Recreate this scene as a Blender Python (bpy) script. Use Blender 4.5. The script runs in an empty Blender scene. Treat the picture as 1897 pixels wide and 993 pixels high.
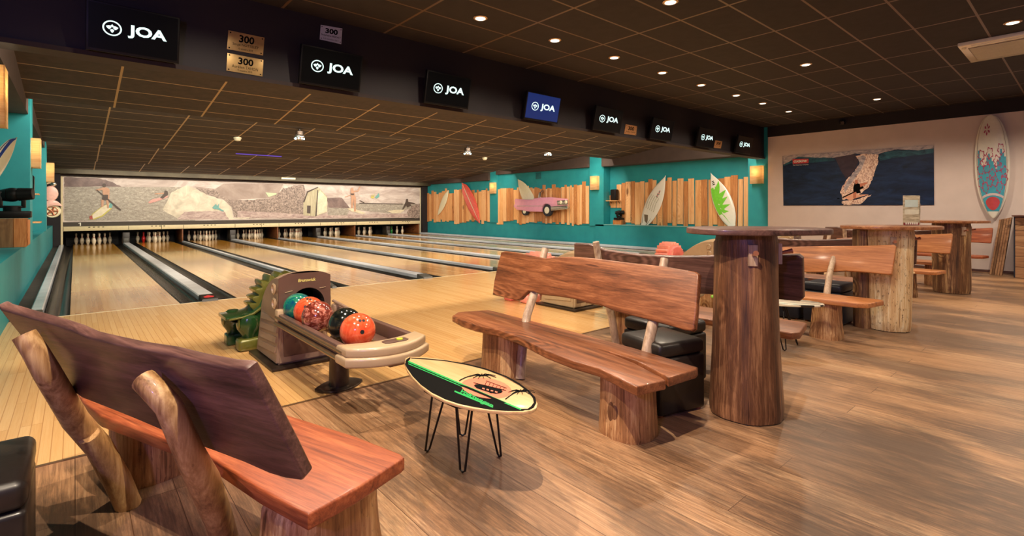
import bpy, bmesh, math, random
from mathutils import Vector, Matrix, noise as mnoise
from mathutils.geometry import tessellate_polygon

# ---------------------------------------------------------------- camera, world, lights, exposure
SC = bpy.context.scene
C = SC.collection
FPX, YAW, HY, CH = 934.15, 0.714, 387.6, 1.21
SY, CY = math.sin(YAW), math.cos(YAW)
cam_d = bpy.data.cameras.new('camera'); cam = bpy.data.objects.new('camera', cam_d); C.objects.link(cam)
cam.location = (0, 0, CH); cam.rotation_euler = (math.pi/2, 0, -YAW)
cam_d.sensor_width = 36; cam_d.lens = FPX/1897*36
cam_d.shift_y = -(496.5-HY)/1897
cam_d.clip_start = 0.05; cam_d.clip_end = 100
SC.camera = cam
SC.view_settings.view_transform = 'Standard'; SC.view_settings.look = 'None'
SC.view_settings.exposure = 0.27; SC.view_settings.gamma = 1.0
SC.view_settings.use_curve_mapping = False
W = bpy.data.worlds.new('world'); SC.world = W; W.use_nodes = True
W.node_tree.nodes['Background'].inputs[0].default_value = (1.0, 0.86, 0.80, 1)
W.node_tree.nodes['Background'].inputs[1].default_value = 0.10

def light(kind, name, loc, energy, color, rot=(0, 0, 0), **kw):
    d = bpy.data.lights.new(name, kind); d.energy = energy; d.color = color
    for k, v in kw.items(): setattr(d, k, v)
    o = bpy.data.objects.new(name, d); C.objects.link(o); o.location = loc; o.rotation_euler = rot
    return o
WARM = (1.0, 0.82, 0.62); NEUT = (1.0, 0.87, 0.70)
HC = 3.29                                                 # height of the main ceiling
# valance lighting tucked above each step of the lane ceiling, aimed down the lanes
for (y, z, e) in ((5.80, 3.22, 330), (10.32, 3.05, 360), (15.3, 2.84, 260), (18.75, 2.68, 120)):
    light('AREA', 'valance_light', (6.3, y, z), e, (1.0, 0.87, 0.70), (math.radians(38), 0, 0), shape='RECTANGLE', size=13.0, size_y=0.12)
light('AREA', 'mask_light', (6.3, 21.1, 2.42), 46, (1.0, 0.88, 0.74), (math.radians(50), 0, 0), shape='RECTANGLE', size=12.6, size_y=0.10)
# the hidden rows of the same ceiling downlights, above and behind the viewpoint
for (x, y, e) in ((0.45, 0.72, 360), (-0.2, 2.05, 150), (1.22, 2.92, 230), (2.17, 4.3, 60), (1.0, 4.3, 60), (4.45, 0.6, 150), (11.3, 0.6, 130),
                  (4.4, -1.5, 90), (8.0, -1.5, 150), (11.3, -1.5, 130)):
    light('SPOT', 'ceiling_spot', (x, y, HC-0.04), e, WARM, spot_size=math.radians(150), spot_blend=0.6, shadow_soft_size=0.018)
light('POINT', 'violet_party_light', (-1.5, -0.2, 2.0), 120, (0.42, 0.32, 1.0), shadow_soft_size=0.06)

# ---------------------------------------------------------------- helpers
def S(r, g, b, a=1.0):
    f = lambda c: (c/255/12.92) if c/255 <= 0.04045 else ((c/255+0.055)/1.055)**2.4
    return (f(r), f(g), f(b), a)
def ray(px, py):
    u = (px-948.5)/FPX; v = (HY-py)/FPX
    return Vector((SY+u*CY, CY-u*SY, v))
O0 = Vector((0, 0, CH))
def onZ(px, py, z=0.0): r = ray(px, py); return O0 + r*((z-CH)/r.z)
def onY(px, py, y): r = ray(px, py); return O0 + r*(y/r.y)
def onX(px, py, x): r = ray(px, py); return O0 + r*(x/r.x)
def onP(px, py, p0, n): r = ray(px, py); return O0 + r*((Vector(p0)-O0).dot(n)/r.dot(n))

class NT:
    """small node helper"""
    def __init__(s, name):
        s.m = bpy.data.materials.new(name); s.m.use_nodes = True; s.t = s.m.node_tree; s.b = s.t.nodes['Principled BSDF']
    def n(s, typ, **kw):
        x = s.t.nodes.new(typ)
        for k, v in kw.items():
            if k.startswith('_'): setattr(x, k[1:], v)
        return x
    def l(s, a, b): s.t.links.new(a, b)
    def inp(s, sock, v):
        if hasattr(v, 'links') or hasattr(v, 'is_linked'): s.l(v, sock)
        else: sock.default_value = v
    def math(s, op, a, b=0.0, c=None):
        x = s.t.nodes.new('ShaderNodeMath'); x.operation = op
        s.inp(x.inputs[0], a); s.inp(x.inputs[1], b)
        if c is not None: s.inp(x.inputs[2], c)
        return x.outputs[0]
    def coord(s): return s.t.nodes.new('ShaderNodeTexCoord').outputs['Object']
    def mapping(s, v, scale=(1, 1, 1), rot=(0, 0, 0), loc=(0, 0, 0)):
        x = s.t.nodes.new('ShaderNodeMapping'); s.l(v, x.inputs[0])
        x.inputs['Scale'].default_value = scale; x.inputs['Rotation'].default_value = rot; x.inputs['Location'].default_value = loc
        return x.outputs[0]
    def noise(s, v, scale=5, detail=4, rough=0.55, dist=0.0, w=None):
        x = s.t.nodes.new('ShaderNodeTexNoise'); s.l(v, x.inputs['Vector'])
        if w is not None: x.noise_dimensions = '4D'; s.inp(x.inputs['W'], w)
        x.inputs['Scale'].default_value = scale; x.inputs['Detail'].default_value = detail
        x.inputs['Roughness'].default_value = rough; x.inputs['Distortion'].default_value = dist
        return x.outputs['Fac']
    def ramp(s, f, stops):
        x = s.t.nodes.new('ShaderNodeValToRGB'); s.l(f, x.inputs[0]); e = x.color_ramp.elements
        while len(e) < len(stops): e.new(0.5)
        for k, (p, c) in enumerate(stops): e[k].position = p; e[k].color = c
        return x.outputs[0]
    def mix(s, f, a, b, mode='MIX'):
        x = s.t.nodes.new('ShaderNodeMix'); x.data_type = 'RGBA'; x.blend_type = mode
        s.inp(x.inputs[0], f); s.inp(x.inputs[6], a); s.inp(x.inputs[7], b); return x.outputs[2]
    def xyz(s, v):
        x = s.t.nodes.new('ShaderNodeSeparateXYZ'); s.l(v, x.inputs[0]); return x.outputs
    def bump(s, h, strength=0.2, dist=0.01):
        x = s.t.nodes.new('ShaderNodeBump'); s.l(h, x.inputs['Height']); x.inputs['Strength'].default_value = strength
        x.inputs['Distance'].default_value = dist; s.l(x.outputs[0], s.b.inputs['Normal'])
    def base(s, c): s.inp(s.b.inputs['Base Color'], c)
    def fin(s, rough=0.5, metal=0.0, coat=0.0, spec=None):
        s.inp(s.b.inputs['Roughness'], rough); s.b.inputs['Metallic'].default_value = metal
        s.b.inputs['Coat Weight'].default_value = coat; s.b.inputs['Coat Roughness'].default_value = 0.12
        if spec is not None: s.b.inputs['Specular IOR Level'].default_value = spec
        return s.m

def plain(name, c, rough=0.5, metal=0.0, coat=0.0, var=0.10, scale=14, spec=None, bump=0.0):
    k = NT(name); f = k.noise(k.coord(), scale, 4)
    d = tuple(x*(1-var) for x in c[:3])+(1,); l = tuple(min(1, x*(1+var)) for x in c[:3])+(1,)
    k.base(k.ramp(f, [(0.3, d), (0.7, l)]))
    if bump: k.bump(f, bump)
    return k.fin(rough, metal, coat, spec)
def emit(name, c, st):
    k = NT(name); k.b.inputs['Base Color'].default_value = (0, 0, 0, 1)
    k.b.inputs['Emission Color'].default_value = c; k.b.inputs['Emission Strength'].default_value = st
    return k.fin(0.4)
def voro(k, v, scale):
    x = k.t.nodes.new('ShaderNodeTexVoronoi'); k.l(v, x.inputs['Vector']); x.inputs['Scale'].default_value = scale; return x.outputs['Distance']
def wood(name, dark, mid, light_, axis='Y', rough=0.35, coat=0.0, scale=1.0, knots=0.5, ring=1.0, bump=0.15):
    k = NT(name); co = k.coord()
    def st(a, b):
        return tuple(x*scale for x in {'X': (b, a, a), 'Y': (a, b, a), 'Z': (a, a, b)}[axis])
    dv = voro(k, k.mapping(co, st(2.6, 0.9), loc=(0.37, 0.21, 0.55)), 1.0)          # knot centres
    near = k.math('MAXIMUM', k.math('SUBTRACT', 1.0, k.math('MULTIPLY', dv, 2.3)), 0.0)
    a = k.noise(k.mapping(co, st(13, 0.9)), 1.0, 6, 0.62, 1.3*ring)
    bb = k.noise(k.mapping(co, st(38, 2.2)), 1.0, 5, 0.7, 0.8)
    f = k.noise(k.mapping(co, st(150, 6)), 1.0, 3, 0.7)
    wav = k.math('MULTIPLY', k.math('SINE', k.math('ADD', k.math('MULTIPLY', dv, 95.0), k.math('MULTIPLY', a, 14.0))), k.math('MULTIPLY', near, 0.13))
    h = k.math('ADD', k.math('ADD', k.math('MULTIPLY', a, 0.46), wav), k.math('ADD', k.math('MULTIPLY', bb, 0.32), k.math('MULTIPLY', f, 0.22)))
    col = k.ramp(h, [(0.36, dark), (0.5, mid), (0.64, light_)])
    kd = k.ramp(k.math('ADD', near, k.math('MULTIPLY', k.math('SUBTRACT', bb, 0.5), 0.35)), [(0.72, (1, 1, 1, 1)), (0.88, (0.22, 0.14, 0.10, 1))])
    col = k.mix(knots, col, k.mix(1.0, col, kd, 'MULTIPLY'))
    crack = k.ramp(k.noise(k.mapping(co, st(26, 0.8), loc=(5.2, 1.7, 3.3)), 1.0, 2, 0.5, 0.6), [(0.26, (0.35, 0.25, 0.2, 1)), (0.30, (1, 1, 1, 1))])
    col = k.mix(knots, col, k.mix(1.0, col, crack, 'MULTIPLY'))
    k.base(col); k.bump(h, bump)
    return k.fin(k.math('ADD', k.math('MULTIPLY', bb, 0.25), rough-0.08), 0, coat)
def log_mat(name, dark, mid, light_, spots=0.5, rough=0.5):
    k = NT(name); co = k.coord()
    a = k.noise(k.mapping(co, (9, 9, 0.9)), 1.4, 6, 0.68, 1.2)
    b = k.noise(k.mapping(co, (70, 70, 2.6)), 1.0, 4, 0.7)
    lg = k.noise(k.mapping(co, (4, 4, 0.5)), 1.5, 3)
    dv = voro(k, k.mapping(co, (3.2, 3.2, 1.9), loc=(0.2, 0.7, 0.1)), 1.0); near = k.math('MAXIMUM', k.math('SUBTRACT', 1.0, k.math('MULTIPLY', dv, 3.2)), 0.0)
    wav = k.math('MULTIPLY', k.math('SINE', k.math('ADD', k.math('MULTIPLY', dv, 80.0), k.math('MULTIPLY', a, 9.0))), k.math('MULTIPLY', near, 0.12))
    h = k.math('ADD', k.math('ADD', k.math('MULTIPLY', a, 0.38), wav), k.math('ADD', k.math('MULTIPLY', b, 0.34), k.math('MULTIPLY', lg, 0.28)))
    col = k.ramp(h, [(0.38, dark), (0.5, mid), (0.60, light_)])
    cr = k.ramp(k.noise(k.mapping(co, (55, 55, 1.3), loc=(1, 4, 2)), 1.0, 2), [(0.30, (0.28, 0.18, 0.12, 1)), (0.36, (1, 1, 1, 1))])
    sp = k.ramp(k.noise(k.mapping(co, (1, 1, 0.4)), 60, 4, 0.75), [(0.36, (0.15, 0.08, 0.05, 1)), (0.42, (1, 1, 1, 1))])
    col = k.mix(0.75, col, k.mix(1.0, col, cr, 'MULTIPLY'))
    k.base(k.mix(spots, col, k.mix(1.0, col, sp, 'MULTIPLY'))); k.bump(h, 0.5, 0.015)
    return k.fin(rough, 0, 0.05)

class MB:
    """collects shapes given in world coordinates; build() links them as ONE mesh object"""
    def __init__(s): s.v = []; s.f = []; s.mi = []
    def add_bm(s, bm, mi=0):
        o = len(s.v); bm.verts.index_update()
        s.v += [v.co.copy() for v in bm.verts]
        for f in bm.faces: s.f.append([v.index+o for v in f.verts]); s.mi.append(mi)
        bm.free(); return s
    def box(s, x0, x1, y0, y1, z0, z1, bev=0.0, seg=2, mi=0, M=None):
        bm = bmesh.new(); bmesh.ops.create_cube(bm, size=1)
        for v in bm.verts: v.co = Vector((x0 if v.co.x < 0 else x1, y0 if v.co.y < 0 else y1, z0 if v.co.z < 0 else z1))
        if bev: bmesh.ops.bevel(bm, geom=bm.edges[:], offset=bev, segments=seg, affect='EDGES', profile=0.5)
        if M: bm.transform(M)
        bmesh.ops.recalc_face_normals(bm, faces=bm.faces)
        return s.add_bm(bm, mi)
    def hexa(s, p, bev=0.0, seg=2, mi=0):
        """8 points: bottom 4 then top 4"""
        bm = bmesh.new(); v = [bm.verts.new(Vector(q)) for q in p]
        for q in ((3, 2, 1, 0), (4, 5, 6, 7), (0, 1, 5, 4), (1, 2, 6, 5), (2, 3, 7, 6), (3, 0, 4, 7)): bm.faces.new([v[i] for i in q])
        bmesh.ops.recalc_face_normals(bm, faces=bm.faces)
        if bev: bmesh.ops.bevel(bm, geom=bm.edges[:], offset=bev, segments=seg, affect='EDGES')
        return s.add_bm(bm, mi)
    def slab(s, pts, d, bev=0.0, seg=3, mi=0):
        """flat outline of 3-D points pushed along the vector d"""
        bm = bmesh.new(); d = Vector(d)
        a = [bm.verts.new(Vector(p)) for p in pts]; b = [bm.verts.new(Vector(p)+d) for p in pts]
        f1 = bm.faces.new(a); f2 = bm.faces.new(b[::-1]); n = len(pts)
        for i in range(n): bm.faces.new((a[i], b[i], b[(i+1) % n], a[(i+1) % n]))
        bmesh.ops.recalc_face_normals(bm, faces=bm.faces)
        if bev:
            es = list(set(f1.edges[:]+f2.edges[:]))
            bmesh.ops.bevel(bm, geom=es, offset=bev, segments=seg, affect='EDGES', profile=0.5)
        bmesh.ops.triangulate(bm, faces=[f for f in bm.faces if len(f.verts) > 6], ngon_method='EAR_CLIP')
        return s.add_bm(bm, mi)
    def face(s, pts, mi=0):
        P_ = [Vector(p) for p in pts]; o = len(s.v); s.v += P_
        if len(P_) <= 4: s.f.append([o+i for i in range(len(P_))]); s.mi.append(mi)
        else:
            for t_ in tessellate_polygon([P_]):
                s.f.append([o+i for i in t_]); s.mi.append(mi)
        return s
    def tube(s, pts, r, seg=12, mi=0, cap=True, rnd=0.0, flat=None):
        pts = [Vector(p) for p in pts]; n = len(pts)
        rr = r if isinstance(r, (list, tuple)) else [r]*n
        bm = bmesh.new(); rings = []
        up = Vector((0, 0, 1)); t0 = (pts[1]-pts[0]).normalized()
        if abs(t0.dot(up)) > 0.9: up = Vector((1, 0, 0))
        u = t0.cross(up).normalized()
        for i, p in enumerate(pts):
            t = (pts[min(i+1, n-1)]-pts[max(i-1, 0)]).normalized()
            u = (u-t*u.dot(t)).normalized(); w = t.cross(u)
            ring = []
            for k in range(seg):
                a = 2*math.pi*k/seg; q = rr[i]*(1+(random.random()-.5)*rnd)
                ring.append(bm.verts.new(p+(u*math.cos(a)+w*math.sin(a)*(flat or 1))*q))
            rings.append(ring)
        for i in range(n-1):
            for k in range(seg): bm.faces.new((rings[i][k], rings[i][(k+1) % seg], rings[i+1][(k+1) % seg], rings[i+1][k]))
        if cap: bm.faces.new(rings[0][::-1]); bm.faces.new(rings[-1])
        bmesh.ops.recalc_face_normals(bm, faces=bm.faces)
        return s.add_bm(bm, mi)
    def lathe(s, prof, o=(0, 0, 0), seg=20, mi=0, M=None):
        bm = bmesh.new(); rings = []
        for (r, z) in prof:
            rings.append([bm.verts.new((max(r, 1e-4)*math.cos(2*math.pi*k/seg), max(r, 1e-4)*math.sin(2*math.pi*k/seg), z)) for k in range(seg)])
        for i in range(len(prof)-1):
            for k in range(seg): bm.faces.new((rings[i][k], rings[i][(k+1) % seg], rings[i+1][(k+1) % seg], rings[i+1][k]))
        bm.faces.new(rings[0][::-1]); bm.faces.new(rings[-1])
        bmesh.ops.recalc_face_normals(bm, faces=bm.faces)
        if M: bm.transform(M)
        bm.transform(Matrix.Translation(Vector(o)))
        return s.add_bm(bm, mi)
    def ball(s, c, r, seg=32, mi=0, sc=(1, 1, 1)):
        bm = bmesh.new(); bmesh.ops.create_uvsphere(bm, u_segments=seg, v_segments=seg//2, radius=1)
        for v in bm.verts: v.co = Vector((v.co.x*r*sc[0], v.co.y*r*sc[1], v.co.z*r*sc[2]))+Vector(c)
        return s.add_bm(bm, mi)
    def log(s, cx, cy, z0, z1, a0, b0, a1, b1, seed=0, pw=2.4, seg=40, rows=14, rough=0.05, flare=0.0, mi=0, rot=0.0):
        """irregular trunk piece: half sizes a (x) and b (y) at the bottom 0 and top 1"""
        bm = bmesh.new(); rings = []
        for i in range(rows+1):
            t = i/rows; z = z0+(z1-z0)*t; ring = []
            a = a0+(a1-a0)*t; b = b0+(b1-b0)*t
            e = 1+flare*(1-t)**3
            if i == 0 or i == rows: e *= 0.965
            for k in range(seg):
                an = 2*math.pi*k/seg; c_, s_ = math.cos(an), math.sin(an)
                q = (abs(c_)**pw+abs(s_)**pw)**(-1/pw)
                nz = mnoise.noise(Vector((c_*1.6+seed*7.3, s_*1.6, z*1.6+seed)))+0.45*mnoise.noise(Vector((c_*6+seed, s_*6, z*1.1)))
                q *= e*(1+rough*nz*2)
                x_, y_ = a*q*c_, b*q*s_
                bm_x = cx+x_*math.cos(rot)-y_*math.sin(rot); bm_y = cy+x_*math.sin(rot)+y_*math.cos(rot)
                ring.append(bm.verts.new((bm_x, bm_y, z)))
            rings.append(ring)
        for i in range(rows):
            for k in range(seg): bm.faces.new((rings[i][k], rings[i][(k+1) % seg], rings[i+1][(k+1) % seg], rings[i+1][k]))
        bm.faces.new(rings[0][::-1]); bm.faces.new(rings[-1])
        bmesh.ops.recalc_face_normals(bm, faces=bm.faces)
        return s.add_bm(bm, mi)
    def build(s, name, mats, parent=None, smooth=0.6, origin=None):
        me = bpy.data.meshes.new(name)
        Mi = Matrix.Identity(4)
        if parent is not None: Mi = wm(parent).inverted()
        org = Vector(origin) if origin is not None else Vector((0, 0, 0))
        me.from_pydata([(Mi @ v) - org for v in s.v], [], s.f)
        mats = mats if isinstance(mats, (list, tuple)) else [mats]
        for m in mats: me.materials.append(m)
        for p, i in zip(me.polygons, s.mi): p.material_index = i; p.use_smooth = smooth > 0
        if smooth > 0: me.set_sharp_from_angle(angle=smooth)
        o = bpy.data.objects.new(name, me); C.objects.link(o)
        if parent is not None: o.parent = parent
        o.location = org
        return o
def wm(o):
    m = Matrix.Translation(o.location) @ o.rotation_euler.to_matrix().to_4x4()
    return (wm(o.parent) @ m) if o.parent else m
def tag(o, label, cat, group=None):
    o['label'] = label; o['category'] = cat
    if group: o['group'] = group
    return o
def thing(name, label, cat, loc=(0, 0, 0), rz=0.0, group=None):
    o = bpy.data.objects.new(name, None); C.objects.link(o); o.location = loc; o.rotation_euler = (0, 0, rz)
    o.empty_display_size = 0.1
    return tag(o, label, cat, group)
def struct(o): o['kind'] = 'structure'; return o
def copy_tree(o, d=(0, 0, 0), label=None, group=None, parent=None, swap=None, rz=None):
    c = o.copy(); C.objects.link(c)
    if parent is not None: c.parent = parent
    else:
        c.location = o.location+Vector(d)
        if rz is not None: c.rotation_euler = (0, 0, rz)
        if label: c['label'] = label
        if group: c['group'] = group
    if swap and o.type == 'MESH':
        if any(s_.material and s_.material.name in swap for s_ in o.material_slots):
            c.data = o.data.copy()
            for i, m in enumerate(c.data.materials):
                if m and m.name in swap: c.data.materials[i] = swap[m.name]
    for ch in list(o.children):
        if ch != c: copy_tree(ch, parent=c, swap=swap)
    return c

def jag(pts, amp, n=5, seed=0):
    """rough outline: every edge broken up with small random steps"""
    rn = random.Random(seed+len(pts)); out = []
    for i in range(len(pts)):
        (x0, y0), (x1, y1) = pts[i], pts[(i+1) % len(pts)]; L = math.hypot(x1-x0, y1-y0) or 1
        for q in range(n):
            t = q/n; a = rn.uniform(-amp, amp)*(0 if q == 0 else 1); out.append((x0+(x1-x0)*t-(y1-y0)/L*a, y0+(y1-y0)*t+(x1-x0)/L*a))
    return out
class Quad:
    """a flat sheet in the place: bl, br, tr, tl corners; q(u, v) gives a point on it"""
    def __init__(s, bl, br, tr, tl, off=0.002, flip=False):
        s.c = [Vector(p) for p in (bl, br, tr, tl)]
        n = (s.c[1]-s.c[0]).cross(s.c[3]-s.c[0]).normalized()
        s.n = -n if flip else n; s.off = off
    def __call__(s, u, v, k=1.0):
        a = s.c[0].lerp(s.c[1], u); b = s.c[3].lerp(s.c[2], u)
        return a.lerp(b, v)+s.n*s.off*k
def text_mb(mb, txt, Q, u0, v0, u1, v1, bold=0.0, mi=0, k=1.0, shear=0.0):
    cu = bpy.data.curves.new('t', 'FONT'); cu.body = txt; cu.offset = bold; cu.resolution_u = 3; cu.shear = shear
    o = bpy.data.objects.new('t', cu); C.objects.link(o)
    dg = bpy.context.evaluated_depsgraph_get(); me = bpy.data.meshes.new_from_object(o.evaluated_get(dg))
    vs = [v.co.copy() for v in me.vertices]; fs = [list(p.vertices) for p in me.polygons]
    bpy.data.objects.remove(o); bpy.data.curves.remove(cu); bpy.data.meshes.remove(me)
    x0 = min(v.x for v in vs); x1 = max(v.x for v in vs); y0 = min(v.y for v in vs); y1 = max(v.y for v in vs)
    b = len(mb.v)
    for v in vs: mb.v.append(Q(u0+(u1-u0)*(v.x-x0)/(x1-x0), v0+(v1-v0)*(v.y-y0)/(y1-y0), k))
    for f in fs: mb.f.append([i+b for i in f]); mb.mi.append(mi)
def poly_mb(mb, Q, uv, mi=0, k=1.0): mb.face([Q(u, v, k) for u, v in uv], mi)
def ell(cu, cv, ru, rv, n=24, a0=0.0, a1=2*math.pi): return [(cu+ru*math.cos(a0+(a1-a0)*i/n), cv+rv*math.sin(a0+(a1-a0)*i/n)) for i in range(n)]
def ring_mb(mb, Q, cu, cv, ru, rv, w, mi=0, k=1.0, n=32):
    for i in range(n):
        a, b = 2*math.pi*i/n, 2*math.pi*(i+1)/n
        mb.face([Q(cu+ru*math.cos(a), cv+rv*math.sin(a), k), Q(cu+ru*math.cos(b), cv+rv*math.sin(b), k),
                 Q(cu+ru*(1-w)*math.cos(b), cv+rv*(1-w)*math.sin(b), k), Q(cu+ru*(1-w)*math.cos(a), cv+rv*(1-w)*math.sin(a), k)], mi)
def line_mb(mb, Q, p, q, w, asp=1.0, mi=0, k=1.0):
    """thin bar from uv p to uv q, width w in u units; asp = width/height of the quad"""
    dx, dy = (q[0]-p[0]), (q[1]-p[1])/asp; L = math.hypot(dx, dy) or 1
    nx, ny = -dy/L*w/2, dx/L*w/2*asp
    mb.face([Q(p[0]+nx, p[1]+ny, k), Q(q[0]+nx, q[1]+ny, k), Q(q[0]-nx, q[1]-ny, k), Q(p[0]-nx, p[1]-ny, k)], mi)

# ---------------------------------------------------------------- materials
def grid_ceiling(name, px, ox, py, oy, wx, wy, base, line):
    k = NT(name); co = k.coord(); X, Y, Z = k.xyz(co)
    def g(c, p, o, w):
        t = k.math('FRACT', k.math('DIVIDE', k.math('SUBTRACT', c, o-w/2), p)); return k.math('LESS_THAN', t, w/p)
    gx = g(X, px, ox, wx); gy = g(Y, py, oy, wy); m = k.math('MAXIMUM', gx, gy)
    n = k.noise(co, 9, 5); fine = k.noise(co, 160, 2)
    cb = k.ramp(n, [(0.3, tuple(x*0.75 for x in base[:3])+(1,)), (0.7, tuple(x*1.25 for x in base[:3])+(1,))])
    k.base(k.mix(m, cb, line))
    h = k.math('SUBTRACT', k.math('MULTIPLY', fine, 0.15), m); k.bump(h, 0.3, 0.01)
    k.inp(k.b.inputs['Roughness'], k.math('SUBTRACT', 0.8, k.math('MULTIPLY', m, 0.42)))
    return k.m
M_ceil = grid_ceiling('ceiling_tiles', 1.14, 2.76, 0.54, 4.60, 0.028, 0.022, S(37, 31, 33), S(104, 82, 60))
M_ceil2 = grid_ceiling('lane_ceiling_tiles', 1.2, 0.47, 0.6, 5.70, 0.028, 0.022, S(62, 50, 42), S(170, 136, 88))

def plank_floor(name, pw, pl, cols, gap, rough=0.35, coat=0.0, worn=0.0, stretch=0.7, var=1.0, mort=0.004, bump=0.2):
    k = NT(name); co = k.coord()
    br = k.n('ShaderNodeTexBrick'); br.inputs['Color1'].default_value = (0, 0, 0, 1); br.inputs['Color2'].default_value = (1, 1, 1, 1)
    br.inputs['Mortar'].default_value = (0.5, 0.5, 0.5, 1)
    br.inputs['Scale'].default_value = 1.0; br.inputs['Brick Width'].default_value = pl; br.inputs['Row Height'].default_value = pw
    br.inputs['Mortar Size'].default_value = mort; br.inputs['Mortar Smooth'].default_value = 0.1; br.offset = 0.37; br.offset_frequency = 3
    k.l(k.mapping(co, rot=(0, 0, math.pi/2)), br.inputs['Vector'])
    g = br.outputs['Color']; mo = br.outputs['Fac']
    bw = k.n('ShaderNodeRGBToBW'); k.l(g, bw.inputs[0]); tone = bw.outputs[0]
    w = k.math('MULTIPLY', tone, 37.0)
    a = k.noise(k.mapping(co, (26, stretch*1.1, 10)), 1.2, 7, 0.72, 1.8, w=w)
    f = k.noise(k.mapping(co, (120, 3.2, 30)), 1.0, 6, 0.75, 0.9, w=w)
    h = k.math('ADD', k.math('MULTIPLY', a, 0.4), k.math('ADD', k.math('MULTIPLY', f, 0.5), k.math('MULTIPLY', k.math('SUBTRACT', tone, 0.0), 0.2*var)))
    col = k.ramp(h, [(0.32, cols[0]), (0.50, cols[1]), (0.68, cols[2])])
    if worn:
        big = k.noise(k.mapping(co, (1.0, 0.45, 1), loc=(3.1, 7.7, 0)), 1.25, 5, 0.62, 0.4)
        fl = k.noise(k.mapping(co, (22, 3.0, 1)), 2.0, 9, 0.8)
        t = k.math('ADD', big, k.math('MULTIPLY', k.math('SUBTRACT', fl, 0.5), 0.5))
        gr = k.ramp(t, [(0.43, (0, 0, 0, 1)), (0.58, (1, 1, 1, 1))])
        X, Y, Z = k.xyz(co)
        far = k.math('MULTIPLY', gr, worn)
        col = k.mix(far, col, k.mix(0.70, col, S(66, 52, 44)))
        dx_ = k.math('DIVIDE', k.math('SUBTRACT', X, 2.85), 0.95); dy_ = k.math('DIVIDE', k.math('SUBTRACT', Y, 0.72), 0.55)  # soft dark oval on the boards: worn stain and shadow area painted in together
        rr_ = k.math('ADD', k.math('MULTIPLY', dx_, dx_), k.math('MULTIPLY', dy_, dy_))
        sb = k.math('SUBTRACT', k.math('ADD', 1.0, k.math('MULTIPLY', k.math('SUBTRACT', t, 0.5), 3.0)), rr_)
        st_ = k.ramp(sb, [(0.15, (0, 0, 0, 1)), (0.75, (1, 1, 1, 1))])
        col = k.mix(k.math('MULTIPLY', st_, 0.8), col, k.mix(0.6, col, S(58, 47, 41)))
        kn = k.ramp(k.noise(k.mapping(co, (5, 2.2, 1)), 2.2, 2, 0.5), [(0.2, (0.10, 0.06, 0.04, 1)), (0.25, (1, 1, 1, 1))])
        col = k.mix(0.8, col, k.mix(1.0, col, kn, 'MULTIPLY'))
    k.base(k.mix(mo, col, gap))
    k.bump(k.math('SUBTRACT', k.math('MULTIPLY', h, 0.5), mo), bump, 0.006)
    return k.fin(rough, 0, coat)
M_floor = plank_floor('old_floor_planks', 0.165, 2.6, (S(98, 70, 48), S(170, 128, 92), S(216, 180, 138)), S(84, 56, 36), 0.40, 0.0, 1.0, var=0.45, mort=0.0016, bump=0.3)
M_appr = plank_floor('approach_maple', 0.046, 1.3, (S(200, 148, 90), S(216, 170, 110), S(226, 184, 126)), S(190, 142, 90), 0.2, 0.25, 0, 0.5, 0.9, 0.0022, 0.05)
def lane_mat():
    k = NT('lane_maple'); co = k.coord(); X, Y, Z = k.xyz(co)
    br = k.n('ShaderNodeTexBrick'); br.inputs['Color1'].default_value = (0, 0, 0, 1); br.inputs['Color2'].default_value = (1, 1, 1, 1)
    br.inputs['Mortar'].default_value = (0.5, 0.5, 0.5, 1); br.inputs['Scale'].default_value = 1
    br.inputs['Brick Width'].default_value = 3.1; br.inputs['Row Height'].default_value = 0.053; br.inputs['Mortar Size'].default_value = 0.0015
    k.l(k.mapping(co, rot=(0, 0, math.pi/2)), br.inputs['Vector'])
    bw = k.n('ShaderNodeRGBToBW'); k.l(br.outputs['Color'], bw.inputs[0]); tone = bw.outputs[0]
    n = k.noise(k.mapping(co, (14, 0.6, 1)), 1.4, 4, w=k.math('MULTIPLY', tone, 21.0))
    big = k.noise(k.mapping(co, (0.9, 0.35, 1)), 1.6, 3)
    h = k.math('ADD', k.math('MULTIPLY', n, 0.5), k.math('ADD', k.math('MULTIPLY', tone, 0.22), k.math('MULTIPLY', big, 0.28)))
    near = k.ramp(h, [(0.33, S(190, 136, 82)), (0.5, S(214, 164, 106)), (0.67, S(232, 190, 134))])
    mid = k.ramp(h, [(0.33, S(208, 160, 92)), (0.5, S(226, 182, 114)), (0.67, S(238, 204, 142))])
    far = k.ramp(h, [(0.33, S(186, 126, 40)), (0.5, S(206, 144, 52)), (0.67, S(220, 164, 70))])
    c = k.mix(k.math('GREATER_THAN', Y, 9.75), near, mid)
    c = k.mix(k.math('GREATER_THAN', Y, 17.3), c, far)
    k.base(c)
    return k.fin(0.14, 0, 0.35)
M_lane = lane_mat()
M_bench = wood('bench_oak_lacquered', S(70, 38, 22), S(130, 76, 45), S(174, 112, 72), 'Y', 0.36, 0.12, knots=0.85)
M_bench_lt = wood('bench_light_lacquered', S(122, 68, 36), S(176, 110, 62), S(208, 144, 90), 'Y', 0.36, 0.12, knots=0.6)
M_bench_dk = wood('bench_dark_lacquered', S(50, 32, 28), S(94, 64, 56), S(128, 92, 80), 'Y', 0.36, 0.12, knots=0.6)
M_bench_or = wood('bench_orange_lacquered', S(92, 38, 18), S(150, 74, 40), S(186, 106, 62), 'Y', 0.40, 0.10, knots=0.7, ring=1.8)
M_tabletop = wood('table_slab_lacquered', S(104, 60, 36), S(154, 98, 60), S(196, 138, 92), 'X', 0.3, 0.3)
M_post = wood('peeled_branch', S(112, 76, 42), S(168, 128, 80), S(206, 170, 116), 'Z', 0.42, 0.1, knots=0.4)
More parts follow.
